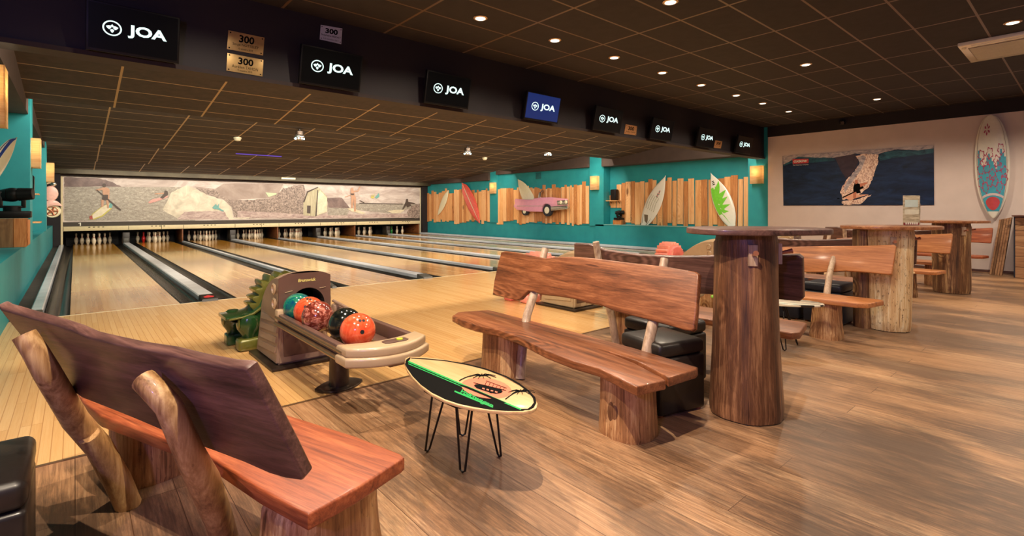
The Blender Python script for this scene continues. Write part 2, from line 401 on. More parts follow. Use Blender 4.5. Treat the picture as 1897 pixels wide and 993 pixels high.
M_post_gr = wood('peeled_branch_grey', S(140, 112, 92), S(184, 156, 130), S(214, 192, 166), 'Z', 0.42, 0.1, knots=0.4)
M_log = log_mat('log_brown', S(98, 60, 36), S(172, 122, 78), S(226, 186, 134), 0.4)
M_log_dk = log_mat('log_dark', S(60, 36, 24), S(106, 68, 44), S(164, 118, 82), 0.25, 0.42)
M_log_cr = log_mat('log_cream', S(176, 124, 76), S(222, 188, 138), S(242, 226, 190), 0.8)
M_log_md = log_mat('log_umber', S(64, 40, 24), S(118, 80, 50), S(204, 164, 112), 0.3)
def teal_mat():
    k = NT('teal_paint'); co = k.coord(); n = k.noise(co, 3, 4); f = k.noise(co, 90, 3)
    k.base(k.ramp(n, [(0.3, S(26, 132, 140)), (0.7, S(34, 144, 150))])); k.bump(f, 0.12, 0.004); return k.fin(0.55)
M_teal = teal_mat()
M_white = plain('white_wall_paint', S(218, 202, 194), 0.7, var=0.04, scale=3)
M_black = plain('black_paint', S(26, 19, 23), 0.75, var=0.15, scale=6)
M_beam = plain('beam_paint', S(30, 22, 26), 0.6, var=0.12, scale=5)
M_soffit = plain('soffit_brown', S(44, 31, 28), 0.7, var=0.12)
M_fascia = plain('fascia_brown', S(66, 52, 46), 0.75, var=0.12, scale=4)
M_blk_pl = plain('black_plastic', S(14, 13, 14), 0.45, var=0.15, spec=0.25)
M_screen = plain('screen_glass', S(6, 7, 9), 0.3, var=0.1, spec=0.2)
M_blue_scr = emit('blue_screen', S(22, 50, 120), 0.55)
M_logo = emit('white_logo_light', S(214, 245, 238), 1.25)
M_gutter = plain('gutter_grey', S(84, 78, 72), 0.22, var=0.35, scale=2.5, coat=0.3)
M_gut_edge = plain('gutter_edge_dark', S(46, 38, 34), 0.35)
M_cap = plain('capping_aluminium', S(216, 220, 226), 0.22, 0.1, var=0.08, scale=4)
M_endcap = plain('end_cap_grey', S(84, 82, 76), 0.45, var=0.3, scale=40)
M_endcap_dk = plain('end_cap_dark', S(48, 42, 38), 0.4)
M_red = plain('red_print', S(200, 60, 60), 0.5)
M_taupe = plain('ball_return_taupe', S(150, 124, 104), 0.42, var=0.05, coat=0.1)
M_taupe_dk = plain('ball_return_bronze', S(98, 72, 62), 0.38, var=0.06, coat=0.15)
M_beige = plain('ball_return_beige', S(186, 160, 126), 0.35, var=0.04, coat=0.3)
M_bronze = plain('bronze_rail', S(134, 104, 74), 0.28, 0.55, var=0.1)
M_hole = plain('dark_hole', S(12, 12, 16), 0.6)
M_steel = plain('dark_steel', S(72, 60, 50), 0.32, 0.6)
M_gold = plain('gold_print', S(220, 206, 120), 0.4)
M_dino = plain('dino_green', S(30, 66, 30), 0.22, 0.0, 0.6, var=0.35, scale=5)
M_dino_g = plain('dino_gold', S(104, 104, 42), 0.3, 0.2, 0.4, var=0.2)
M_dino_p = plain('dino_pink', S(232, 118, 106), 0.35, 0.0, 0.3)
M_dino_p2 = plain('dino_pale_pink', S(244, 158, 138), 0.35)
M_leather = plain('black_leatherette', S(34, 28, 24), 0.4, var=0.2, scale=30, bump=0.06, coat=0.1)
M_leather_bl = plain('navy_leatherette', S(26, 30, 42), 0.42, var=0.2, scale=30, bump=0.06)
M_plaque = plain('brass_plaque', S(206, 172, 112), 0.34, 0.5, var=0.1)
M_plaque_w = plain('steel_plaque', S(212, 212, 214), 0.35, 0.2, var=0.04)
M_plaque_o = plain('copper_plaque', S(208, 150, 96), 0.4, 0.3)
M_ink = plain('black_ink', S(5, 5, 5), 0.7, spec=0.08)
M_wht = plain('white_gloss', S(232, 228, 214), 0.22, var=0.03, coat=0.4)
M_cream = plain('cream_gloss', S(226, 218, 184), 0.28, var=0.04, coat=0.4)
M_navy = plain('navy_gloss', S(20, 60, 140), 0.25, coat=0.4)
M_coral = plain('coral_gloss', S(230, 96, 84), 0.25, coat=0.4, var=0.12)
M_green = plain('lime_paint', S(120, 205, 60), 0.35)
M_green2 = plain('bright_green_line', S(24, 168, 82), 0.4)
M_pine = [wood('pine_board_a', S(200, 134, 76), S(226, 166, 106), S(240, 190, 132), 'Z', 0.5, knots=0.8),
          wood('pine_board_b', S(158, 98, 52), S(190, 126, 72), S(214, 154, 98), 'Z', 0.5, knots=0.8, scale=1.3),
          wood('pine_board_c', S(214, 150, 94), S(234, 180, 124), S(244, 200, 148), 'Z', 0.5, knots=0.9, scale=0.8)]
M_crate = [wood('crate_board_a', S(150, 86, 40), S(188, 120, 64), S(210, 146, 88), 'Z', 0.5, knots=0.8),
           wood('crate_board_b', S(90, 60, 34), S(124, 88, 54), S(150, 112, 74), 'Z', 0.5, knots=0.6)]
M_hplank = wood('reclaimed_plank', S(126, 84, 54), S(166, 122, 84), S(190, 148, 108), 'Y', 0.55, knots=0.8)
M_pin = plain('bowling_pin_white', S(226, 214, 188), 0.25, coat=0.5, var=0.03)
M_pin_r = plain('bowling_pin_red', S(206, 24, 30), 0.25, coat=0.5)
M_pin_g = plain('bowling_pin_green', S(20, 160, 60), 0.25, coat=0.5)
M_stripe = plain('pin_stripe_red', S(170, 50, 40), 0.3)
M_kick = wood('kickback_wood', S(84, 46, 22), S(130, 76, 38), S(160, 100, 54), 'Y', 0.5)
M_mask_bk = plain('mask_black_band', S(66, 58, 50), 0.6)
M_ivory = plain('ivory_band', S(224, 210, 168), 0.45, var=0.05)
M_chrome = plain('chrome', S(206, 204, 196), 0.18, 0.9, var=0.08)
M_pinkcar = plain('pink_car_paint', S(226, 156, 172), 0.25, coat=0.5, var=0.05)
M_tyre = plain('tyre_rubber', S(40, 38, 44), 0.6)
M_copper = plain('copper_peg', S(176, 112, 84), 0.3, 0.5)
M_iron = plain('black_iron', S(28, 22, 22), 0.4, 0.3)

# ---------------------------------------------------------------- setting
def simple_box(name, m, x0, x1, y0, y1, z0, z1, bev=0.0): return struct(MB().box(x0, x1, y0, y1, z0, z1, bev).build(name, m, smooth=0))
XR = 13.25; XL = -0.52; YA = 3.25; YF = 7.64; YD = 23.3; YM = 22.02
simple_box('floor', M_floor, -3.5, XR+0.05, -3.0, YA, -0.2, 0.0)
simple_box('floor_approach', M_appr, -3.5, XR+0.05, YA, YF, -0.2, 0.0)
simple_box('floor_pit', M_hole, XL, XR+0.05, YF, 24.2, -0.3, -0.13)
simple_box('floor_walkway', plain('walkway_dark', S(64, 52, 46), 0.6, var=0.3, scale=5), -0.95, -0.36, YF-0.02, YM-0.4, -0.12, 0.0)
t = MB(); t.box(-3.5, XR, YA-0.011, YA+0.011, -0.001, 0.004, 0.002); struct(t.build('trim_1', M_bronze))
t = MB(); t.box(-0.26, XR-0.2, YF-0.012, YF+0.008, -0.002, 0.0025); struct(t.build('trim_2', M_cream))
simple_box('ceiling', M_ceil, -3.5, XR+0.3, -3.0, 5.62, HC, HC+0.1)
# stepped lane ceiling
secs = [(5.62, 3.40, 10.2, 2.83), (10.2, 3.12, 15.2, 2.72), (15.2, 2.90, 18.67, 2.575), (18.67, 2.72, 21.55, 2.50)]
def under(px, py, gap):
    z = 2.8
    for _ in range(40): z = 0.5*z+0.5*(ceil_z(onZ(px, py, z).y)-gap)
    return onZ(px, py, z)
def ceil_z(y):
    for (a, za, b, zb) in secs:
        if a <= y <= b: return za+(zb-za)*(y-a)/(b-a)
    return 2.5
for i, (a, za, b, zb) in enumerate(secs):
    m = MB(); m.hexa([(-1.0, a, za), (XR+0.4, a, za), (XR+0.4, b, zb), (-1.0, b, zb), (-1.0, a, za+0.06), (XR+0.4, a, za+0.06), (XR+0.4, b, zb+0.06), (-1.0, b, zb+0.06)])
    if i < 3: m.box(-1.0, XR+0.4, b-0.001, b+0.03, zb, secs[i+1][1]+0.07)
    struct(m.build('ceiling_lane_bay', M_ceil2, smooth=0))
simple_box('ceiling_end_soffit', plain('end_soffit', S(84, 76, 56), 0.6, var=0.2, scale=3), -1.0, XR+0.4, 21.5, 21.98, 2.36, 2.60)
simple_box('trim_3', M_soffit, -1.0, XR+0.4, 21.9, 22.06, 2.29, 2.37)
# black drop beam that carries the screens
simple_box('ceiling_beam', M_beam, -3.5, XR+0.2, 5.50, 5.62, 2.53, 3.45)
simple_box('ceiling_beam_underside', M_soffit, -3.5, XR+0.2, 5.47, 5.70, 2.49, 2.53)
# side fascias below the sloping lane ceiling
simple_box('trim_4', M_fascia, XL-0.06, XL-0.02, 5.70, 21.5, 2.66, 3.5)
simple_box('ceiling_left_soffit', M_fascia, -1.0, XL-0.06, 5.70, 21.5, 2.66, 2.70)
simple_box('trim_5', M_fascia, XR-0.10, XR-0.02, 5.9, 10.66, 2.62, 3.5)
simple_box('ceiling_right_soffit', M_fascia, XR-0.02, XR+0.4, 5.9, 10.66, 2.62, 2.66)
simple_box('trim_6', M_fascia, XR-0.10, XR+0.2, 11.25, 16.2, 2.64, 3.3)
simple_box('trim_7', M_fascia, XR-0.10, XR+0.2, 16.7, 21.5, 2.43, 3.1)
# left wall: ledge, recesses, pillars
LZ = 0.69
simple_box('wall_left_ledge', M_teal, -0.96, XL-0.02, 5.4, YM-0.35, -0.2, LZ)
simple_box('wall_left', M_teal, -1.02, -0.96, 5.4, 22.4, -0.2, 3.5)
for (a, b) in ((5.35, 5.9), (10.65, 11.26), (16.2, 16.75)):
    simple_box('wall_left_pillar', M_teal, -0.96, XL, a, b, LZ, 3.42)
simple_box('wall_left_end', M_black, -0.96, -0.36, YM-0.35, YM+0.3, -0.2, 2.6)
# right wall
simple_box('wall_right_lower', M_teal, XR, XR+0.4, 5.4, 11.0, -0.2, 0.70)
simple_box('wall_right_foot', M_teal, XR+0.05, XR+0.4, 11.0, 24, -0.2, 0.66)
simple_box('trim_8', plain('sill_paint', S(120, 176, 172), 0.4), XR-0.015, XR+0.4, 5.9, 10.65, 0.69, 0.712, 0.004)
simple_box('wall_right_recess', M_teal, XR+0.35, XR+0.42, 5.4, 11.0, 0.65, 3.5)
simple_box('wall_right_middle', M_teal, XR+0.05, XR+0.42, 11.0, 22.4, 0.65, 3.5)
for (a, b) in ((5.40, 5.90), (10.65, 11.26), (16.2, 16.72)):
    simple_box('wall_right_pillar', M_teal, XR, XR+0.42, a, b, 0.65, 3.5 if a > 5.5 else 3.45)
simple_box('wall_right_end', M_black, XR-0.22, XR+0.2, YM-0.25, YM+0.3, -0.2, 2.6)
simple_box('wall_right', M_white, XR, XR+0.3, -3.0, 5.40, -0.02, 3.03)
simple_box('wall_right_band', M_black, XR-0.03, XR+0.3, -3.0, 5.40, 3.03, HC+0.02)
simple_box('baseboard_right', M_bench_dk, XR-0.02, XR, -3.0, 5.38, 0.0, 0.05, 0.004)
simple_box('wall_back', M_black, -1.0, XR+0.4, 24.15, 24.25, -0.3, 3.2)
simple_box('wall_pit_top', M_black, -1.0, XR+0.4, YM+0.2, 24.2, 0.62, 0.7)

# ---------------------------------------------------------------- lanes, gutters, cappings
X0 = -0.043; PP = 3.323; DA = 1.717; LW = 1.06
NTH = ['leftmost of the eight', 'second from the left', 'third from the left', 'fourth from the left', 'fourth from the right wall', 'third from the right wall', 'second from the right wall', 'last one, along the right wall']
NL = ['the leftmost lane', 'the second lane from the left', 'the third lane from the left', 'the fourth lane from the left', 'the fourth lane from the right wall', 'the third lane from the right wall', 'the second lane from the right wall', 'the last lane by the right wall']
lane_x = []
for k in range(4): lane_x += [X0+k*PP, X0+k*PP+DA]
for i, x in enumerate(lane_x):
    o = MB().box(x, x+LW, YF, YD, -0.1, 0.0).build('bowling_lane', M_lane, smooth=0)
    tag(o, 'polished maple bowling lane, %s' % NTH[i], 'bowling lane', 'eight bowling lanes')
def gutter(xa, xb, txt):
    m = MB(); n = 10; bm = bmesh.new()
    def prof(t, dep): a = math.pi*t; return (xa+xb)/2-(xb-xa)/2*math.cos(a), -dep*math.sin(a)
    ra, rb = [], []
    for j in range(n+1):
        x_, z_ = prof(j/n, 0.085)
        ra.append(bm.verts.new((x_, YF, z_-0.003))); rb.append(bm.verts.new((x_, YD-0.1, z_-0.003)))
    for j in range(n): bm.faces.new((ra[j], ra[j+1], rb[j+1], rb[j]))
    bmesh.ops.solidify(bm, geom=bm.faces[:], thickness=0.004)
    m.add_bm(bm)
    o = m.build('gutter', M_gutter)
    tag(o, txt, 'gutter', 'lane gutters')
def capping(xa, xb, h, txt, red=False, red_first=False):
    r = thing('lane_capping', txt, 'lane capping', ((xa+xb)/2, YF, 0), 0, 'cappings between the gutters')
    xa += 0.012; xb -= 0.012; w = (xb-xa)
    m = MB(); pr = [(xa, -0.05), (xa, h-0.012), (xa+0.012, h), (xb-0.012, h), (xb, h-0.012), (xb, -0.05)]
    m.slab([(x_, YF+0.20, z_) for x_, z_ in pr], (0, YM-0.1-YF-0.2, 0)); m.build('cap_board', M_cap, r)
    e = MB(); e.hexa([(xa-0.004, YF-0.03, -0.01), (xb+0.004, YF-0.03, -0.01), (xb+0.004, YF+0.21, -0.01), (xa-0.004, YF+0.21, -0.01),
                      (xa+0.004, YF-0.01, h*0.55), (xb-0.004, YF-0.01, h*0.55), (xb+0.002, YF+0.21, h+0.01), (xa-0.002, YF+0.21, h+0.01)], 0.006)
    eo = e.build('end_cap', M_endcap_dk if red or red_first else M_endcap, r)
    if red_first:
        Q = Quad((xa+0.03, YF+0.03, h*0.62+0.004), (xb-0.03, YF+0.03, h*0.62+0.004), (xb-0.03, YF+0.16, h+0.001), (xa+0.03, YF+0.16, h+0.001), 0.002)
        q = MB(); poly_mb(q, Q, [(0.1, 0.1), (0.9, 0.1), (1, 0.45), (0.5, 0.95), (0, 0.45)]); q.build('red_badge', M_red, eo)
    return r
ord_ = ['1', '2', '3', '4', '5', '6', '7', '8']
GW = 0.222
for i, x in enumerate(lane_x):
    gutter(x-GW, x-0.002, 'dark grey gutter at the left edge of '+NL[i])
    gutter(x+LW+0.002, x+LW+GW, 'dark grey gutter at the right edge of '+NL[i])
capping(-0.40, lane_x[0]-GW-0.002, 0.06, 'pale aluminium capping at the far left, beside the walkway')
for i in range(7):
    a = lane_x[i]+LW+GW+0.002; b = lane_x[i+1]-GW-0.002
    capping(a, b, 0.055 if i % 2 == 0 else 0.05, ('wide' if i % 2 == 0 else 'narrow')+' aluminium capping right of '+NL[i], False, i == 0)
capping(lane_x[7]+LW+GW+0.002, XR-0.01, 0.06, 'pale aluminium capping against the foot of the teal right wall')

# ---------------------------------------------------------------- pins and pit
PINP = [(0.0, 0.0), (0.0285, 0.0), (0.0355, 0.02), (0.046, 0.06), (0.0595, 0.105), (0.0605, 0.125), (0.056, 0.16), (0.045, 0.195),
        (0.032, 0.225), (0.0235, 0.252), (0.0232, 0.27), (0.0262, 0.30), (0.0315, 0.335), (0.031, 0.355), (0.023, 0.372), (0.008, 0.381)]
def make_pin(mat):
    r = thing('bowling_pin', 'x', 'bowling pin')
    MB().lathe(PINP, seg=16).build('pin_body', mat, r, smooth=1.2)
    s = MB()
    for (z0, z1, r0, r1) in ((0.232, 0.244, 0.0305, 0.0265), (0.256, 0.266, 0.0242, 0.0240)):
        s.lathe([(r0+0.0006, z0), (r1+0.0008, z1)], seg=16)
    s.build('neck_stripe', M_stripe, r, smooth=1.2)
    return r
pin_w = make_pin(M_pin); first_w = True
for i, x in enumerate(lane_x):
    n = 0
    for row in range(4):
        for q in range(row+1):
            px_ = x+LW/2+(q-row/2)*0.305; py_ = 22.3+row*0.264
            loc = Vector((px_, py_, 0))
            g = 'pins standing at the end of the lanes'
            if i == 1 and row == 2 and q == 0: p = copy_tree(pin_w, loc, 'bright red bowling pin at the end of the second lane', g, swap={'bowling_pin_white': M_pin_r})
            elif i == 7 and row == 2 and q == 0: p = copy_tree(pin_w, loc, 'green bowling pin at the end of the last lane on the right', g, swap={'bowling_pin_white': M_pin_g})
            elif first_w: p = pin_w; pin_w.location = (0, 0, 0); first_pos = loc; pin_w['label'] = 'white bowling pin at the end of '+NL[i]; pin_w['group'] = 'white pins at the end of the leftmost lane'; first_w = False
            else: p = copy_tree(pin_w, loc, 'white bowling pin at the end of '+NL[i], 'white pins at the end of '+NL[i])
pin_w.location = first_pos
for i in range(9):                                          # kickback boards between the pin decks
    if i == 0: xa = -0.33
    elif i == 8: xa = XR-0.28
    else: xa = (lane_x[i-1]+LW+lane_x[i])/2
    w = 0.02 if i not in (1, 3, 5, 7) else 0.10
    if i in (1, 3, 5, 7):
        r = thing('ball_return_housing', 'dark ball return housing at the pins, right of '+NL[i-1], 'pinsetter part', (xa, YM+0.1, 0), 0, 'housings between the pin decks')
        MB().box(xa-w, xa+w, YM+0.05, YM+0.5, -0.05, 0.40, 0.01).build('housing', M_endcap_dk, r)
        MB().box(xa-w*0.7, xa+w*0.7, YM+0.03, YM+0.06, 0.02, 0.2, 0.004).build('hatch', M_endcap, r)
    else:
        o = MB().box(xa-w, xa+w, YM+0.062, YD+0.4, -0.1, 0.5, 0.003).build('kickback_board', M_kick)
        tag(o, 'brown wooden kickback board %s' % ('left of the leftmost lane' if i == 0 else 'at the foot of the right wall' if i == 8 else 'right of '+NL[i-1]), 'kickback board', 'kickback boards beside the pins')
for i, x in enumerate(lane_x):
    o = MB().box(x-0.2, x+LW+0.2, YD+0.42, YD+0.46, -0.1, 0.62).build('pit_curtain', M_hole)
    tag(o, 'black pit curtain behind the pins of '+NL[i], 'curtain', 'pit curtains behind the pins')

# ---------------------------------------------------------------- mask unit with the beach mural
XM0 = -0.30; XM1 = XM0+4*PP
def mural():
    r = thing('masking_unit', 'long masking unit over the pins with a grey beach and surfing mural and lane numbers', 'masking unit', (XM0, YM, 0.49))
    y = YM
    n1 = NT('mural_sea'); co = n1.coord()
    a = n1.noise(n1.mapping(co, (1.4, 1, 3.0)), 7.0, 9, 0.74, 1.0)
    n1.base(n1.ramp(a, [(0.30, S(124, 116, 106)), (0.48, S(160, 153, 141)), (0.58, S(182, 176, 163)), (0.72, S(226, 222, 208))])); msea = n1.fin(0.5)
    def two(nm, c1, c2, sc=6, st=(1, 1, 1), d=0.5, det=6, lo=0.38, hi=0.62):
        k = NT(nm); f = k.noise(k.mapping(k.coord(), st), sc, det, 0.68, d); k.base(k.ramp(f, [(lo, c1), (hi, c2)])); return k.fin(0.5)
    mats = [two('mural_sky', S(176, 160, 152), S(222, 212, 204), 1.4, (0.6, 1, 1.6), 1.0), msea,
            two('mural_hill', S(110, 92, 90), S(142, 122, 116), 3),
            two('mural_spray', S(196, 188, 168), S(232, 224, 202), 2.4),
            two('mural_bush', S(104, 90, 84), S(190, 172, 160), 16, (1, 1, 1), 0.8, 10, 0.40, 0.62),
            two('mural_haze', S(150, 132, 122), S(176, 160, 150), 1.2),
            two('mural_sand', S(160, 136, 132), S(206, 188, 180), 7, (0.6, 1, 1.5), 1.0),
            two('mural_shack', S(168, 160, 130), S(204, 198, 164), 3, (7, 1, 0.6), 0.4),
            plain('mural_dark', S(80, 68, 62), 0.5), two('mural_board', S(216, 206, 176), S(236, 228, 200), 4),
            plain('mural_skin', S(196, 152, 124), 0.5), plain('mural_yellow', S(204, 196, 96), 0.5), plain('mural_red', S(176, 84, 76), 0.5),
            plain('mural_pink', S(214, 160, 152), 0.5), plain('mural_teal', S(110, 170, 166), 0.5), plain('mural_purple', S(122, 96, 104), 0.5),
            plain('mural_lightgreen', S(196, 216, 176), 0.5)]
    m = MB(); m.box(XM0, XM1, y, y+0.055, 0.785, 2.33, mi=0)
    cnt = [0]
    def P(pts, mi, k):
        cnt[0] += 1
        if mi in (2, 3, 4, 6): pts = [(a, min(b, 411)) for a, b in jag(pts, 1.6 if mi == 4 else 0.8, 5, k)]
        m.face([onY(px, py, y-0.0025*k-0.00025*cnt[0]) for px, py in pts], mi)
    def Z4(pts): return [(100+a/4.964, 300+b/4.964) for a, b in pts]
    def Z5(pts): return [(440+a/4.964, 300+b/4.964) for a, b in pts]
    # sea on the left, hill, spray and slope
    P(Z4([(95, 228), (620, 228), (900, 232), (1180, 232), (1300, 540), (95, 540)]), 1, 1)
    P(Z4([(95, 140), (400, 150), (520, 180), (620, 228), (95, 228)]), 2, 2)
    P(Z4([(1150, 530), (1000, 440), (1080, 280), (1220, 215), (1290, 240), (1420, 310), (1560, 350), (1630, 420), (1650, 500), (1640, 530)]), 3, 2)
    P(Z4([(1290, 225), (1480, 250), (1560, 200), (1690, 195), (1690, 515), (1655, 505), (1640, 420), (1560, 345), (1420, 305)]), 5, 1)
    P(Z4([(1300, 240), (1460, 250), (1580, 340), (1660, 360), (1690, 352), (1690, 515), (1655, 505), (1640, 420), (1560, 345), (1420, 305)]), 4, 3)
    P(Z4([(1130, 530), (1200, 460), (1560, 450), (1610, 530)]), 6, 3)
    # middle: haze, bushes, sand
    P(Z5([(0, 195), (420, 205), (360, 330), (0, 345)]), 5, 1)
    P(Z5([(0, 345), (150, 350), (330, 330), (420, 240), (500, 225), (610, 210), (640, 480), (400, 520), (0, 525)]), 4, 2)
    P(Z5([(0, 450), (600, 480), (1020, 480), (1400, 480), (1680, 470), (1680, 512), (0, 512)]), 6, 3)
    P(Z5([(-70, 512), (130, 512), (60, 524), (-70, 524)]), 3, 4)
    P(Z5([(820, 330), (960, 330), (1040, 430), (840, 430)]), 2, 2)
    P(Z5([(830, 420), (1030, 425), (1010, 490), (830, 490)]), 1, 3)
    # bay at the right with horizon
    P(Z5([(1060, 380), (1640, 385), (1640, 420), (1380, 470), (1080, 440)]), 1, 2)
    P(Z5([(1120, 376), (1520, 384), (1520, 392), (1120, 384)]), 8, 3)
    P(Z5([(1560, 460), (1610, 400), (1680, 380), (1680, 512), (1570, 512)]), 4, 4)
    # paddle boarder
    P(Z4([(320, 528), (350, 480), (440, 410), (520, 375), (545, 385), (530, 430), (450, 500), (370, 530)]), 11, 4)
    P(Z4([(330, 522), (360, 480), (445, 412), (515, 380), (535, 388), (520, 425), (440, 492), (360, 524)]), 9, 5)
    P(Z4([(325, 500), (352, 490), (358, 528), (328, 528)]), 12, 6)
    P(Z4([(515, 375), (545, 385), (530, 425), (500, 420)]), 14, 6)
    P(Z4([(450, 300), (505, 300), (500, 352), (478, 350), (470, 352), (440, 345)]), 8, 7)
    P(Z4([(435, 345), (458, 350), (455, 412), (435, 415)]), 10, 7); P(Z4([(480, 350), (502, 352), (505, 425), (490, 428)]), 10, 7)
    P(Z4([(442, 240), (462, 230), (500, 240), (512, 260), (505, 302), (450, 302)]), 10, 8)
    P(Z4([(446, 236), (385, 255), (388, 266), (450, 258)]), 10, 8); P(Z4([(500, 242), (512, 255), (508, 345), (496, 345)]), 10, 8)
    P(Z4([(448, 205), (460, 196), (475, 202), (478, 225), (462, 236), (448, 226)]), 8, 9)
    P(Z4([(388, 258), (396, 254), (620, 440), (612, 448), (585, 432)]), 8, 9)
    # kite surfer pair
    P(Z4([(865, 372), (900, 345), (1050, 310), (1045, 325), (960, 358), (880, 382)]), 13, 6)
    P(Z4([(975, 330), (1010, 295), (1020, 262), (1045, 268), (1050, 300), (1000, 340)]), 8, 7)
    P(Z4([(925, 290), (1010, 282), (1012, 294), (928, 298)]), 10, 7)
    P(Z4([(1455, 420), (1490, 385), (1500, 405), (1520, 380), (1515, 420), (1565, 450), (1555, 456), (1500, 435), (1470, 432)]), 14, 6)
    # beach shack
    P(Z5([(605, 490), (605, 370), (640, 270), (740, 228), (825, 320), (825, 460), (715, 502)]), 7, 5)
    P(Z5([(735, 300), (760, 260), (822, 330), (822, 460), (728, 490)]), 9, 6)
    P(Z5([(640, 400), (673, 402), (670, 475), (638, 470)]), 8, 6)
    P(Z5([(715, 502), (735, 260), (743, 255), (728, 495)]), 8, 7)
    P(Z5([(605, 370), (640, 270), (740, 228), (742, 236), (648, 282), (614, 375)]), 8, 7)
    # flying board and bather, right surfer
    P(Z5([(258, 280), (360, 288), (358, 300), (285, 322), (270, 300)]), 16, 6)
    P(Z5([(1035, 425), (1075, 430), (1180, 470), (1150, 478), (1050, 455), (1010, 430)]), 9, 5)
    P(Z5([(1040, 260), (1050, 238), (1065, 242), (1066, 262), (1092, 340), (1045, 345)]), 10, 7)
    P(Z5([(1045, 340), (1068, 342), (1060, 425), (1045, 425)]), 10, 7); P(Z5([(1070, 340), (1090, 340), (1088, 455), (1072, 455)]), 10, 7)
    P(Z5([(1065, 265), (1105, 262), (1125, 225), (1132, 228), (1112, 272), (1068, 278)]), 10, 8)
    P(Z5([(1040, 290), (1070, 290), (1072, 305), (1042, 305)]), 8, 8); P(Z5([(985, 320), (1045, 300), (1046, 306), (988, 326)]), 10, 8)
    P(Z5([(1122, 350), (1168, 372), (1165, 380), (1125, 358)]), 8, 8)
    P(Z5([(1225, 330), (1240, 295), (1242, 325), (1260, 290), (1256, 330), (1250, 335)]), 11, 7)
    P(Z5([(1265, 325), (1300, 285), (1305, 320), (1280, 338)]), 14, 7)
    P(Z5([(1378, 452), (1450, 440), (1540, 440), (1500, 468), (1430, 474)]), 9, 6)
    P(Z5([(1515, 435), (1545, 370), (1552, 340), (1566, 340), (1570, 365), (1635, 380), (1632, 386), (1585, 385), (1600, 400), (1560, 420), (1552, 400), (1522, 438)]), 8, 8)
    m.build('mural_panel', mats, r, smooth=0)
    b = MB(); b.box(XM0, XM1, y-0.012, y+0.05, 0.64, 0.785); b.build('number_band', M_mask_bk, r, smooth=0)
    num = MB(); Q = Quad((XM0, y-0.012, 0.64), (XM1, y-0.012, 0.64), (XM1, y-0.012, 0.785), (XM0, y-0.012, 0.785), 0.003)
    Lw = XM1-XM0
    for k in range(8):
        pair = k//2; xc = pair*PP+(0.42 if k % 2 == 0 else PP-0.47)
        if k == 7: xc = 4*PP-0.32
        num = MB()
        if k: text_mb(num, str(k+1), Q, (xc-0.05)/Lw, 0.14, (xc+0.05)/Lw, 0.86, 0.035)
        else: poly_mb(num, Q, [((xc+a)/Lw, b) for a, b in ((0.0, 0.14), (0.03, 0.14), (0.03, 0.86), (0.005, 0.86), (-0.035, 0.70), (-0.035, 0.58), (0.0, 0.66))]); num.build('lane_number', M_wht, r, smooth=0)
    w = MB(); w.box(XM0, XM1, y-0.03, y+0.04, 0.49, 0.64, 0.006)
    wo = w.build('ivory_band', M_ivory, r)
    d = MB(); Q2 = Quad((XM0, y-0.03, 0.49), (XM1, y-0.03, 0.49), (XM1, y-0.03, 0.64), (XM0, y-0.03, 0.64), 0.002)
    for k in range(4):
        for xx in [k*PP+0.66+j*0.12 for j in range(4)]+[(k+1)*PP-0.95+j*0.12 for j in range(4)]:
            poly_mb(d, Q2, ell(xx/Lw, 0.78, 0.032/Lw, 0.09, 8))
        for xx in (k*PP, k*PP+1.7, k*PP+2.65): poly_mb(d, Q2, [((xx)/Lw, 0.05), ((xx+0.012)/Lw, 0.05), ((xx+0.012)/Lw, 0.95), (xx/Lw, 0.95)])
    d.build('marker_dots', M_ink, wo, smooth=0)
    MB().box(XM0-0.05, XM0, y-0.03, y+0.05, 0.0, 2.33).build('end_post', M_ivory, r)
    MB().box(XM1, XM1+0.04, y-0.03, y+0.05, 0.0, 2.33).build('end_post', M_cream, r)
mural()

# ---------------------------------------------------------------- screens on the beam
def logo(mb, Q, asp):
    ring_mb(mb, Q, 0.25, 0.5, 0.105, 0.105*asp, 0.17)
    def leaf(a, r0, r1, w):
        ca, sa = math.cos(a), math.sin(a)
        def q(x, y): return (0.25+x*ca-y*sa, 0.5+(x*sa+y*ca)*asp)
        poly_mb(mb, Q, [q(r0, 0), q(r0+(r1-r0)*0.25, w), q(r0+(r1-r0)*0.6, w*0.8), q(r1, 0), q(r0+(r1-r0)*0.6, -w*0.8), q(r0+(r1-r0)*0.25, -w)])
    leaf(math.radians(15), 0.010, 0.070, 0.027); leaf(math.radians(165), 0.010, 0.070, 0.027)
    leaf(math.radians(90), 0.012, 0.055, 0.016); leaf(math.radians(-90), 0.010, 0.066, 0.022)
    text_mb(mb, 'JOA', Q, 0.42, 0.345, 0.87, 0.655, 0.035)
TVS = [(0.385, 0.64, 'black'), (2.08, 0.66, 'black'), (3.57, 0.665, 'black'), (5.24, 0.70, 'blue'), (6.78, 0.72, 'black'), (8.40, 0.71, 'black'), (10.07, 0.72, 'black'), (11.82, 0.76, 'black')]
tv_lab = ['black screen with the white JOA logo, largest and leftmost on the dark beam', 'black screen on the beam right of the two brass plaques, under the silver plaque', 'black screen on the beam, third from the left, just left of the blue one',
          'blue lit screen with the white logo on the dark beam', 'black screen on the beam just left of the orange plaque', 'black screen on the beam just right of the orange plaque nearest the blue screen',
          'black screen on the beam just left of the small far orange plaque', 'small black screen at the far right end of the beam by the teal pillar']
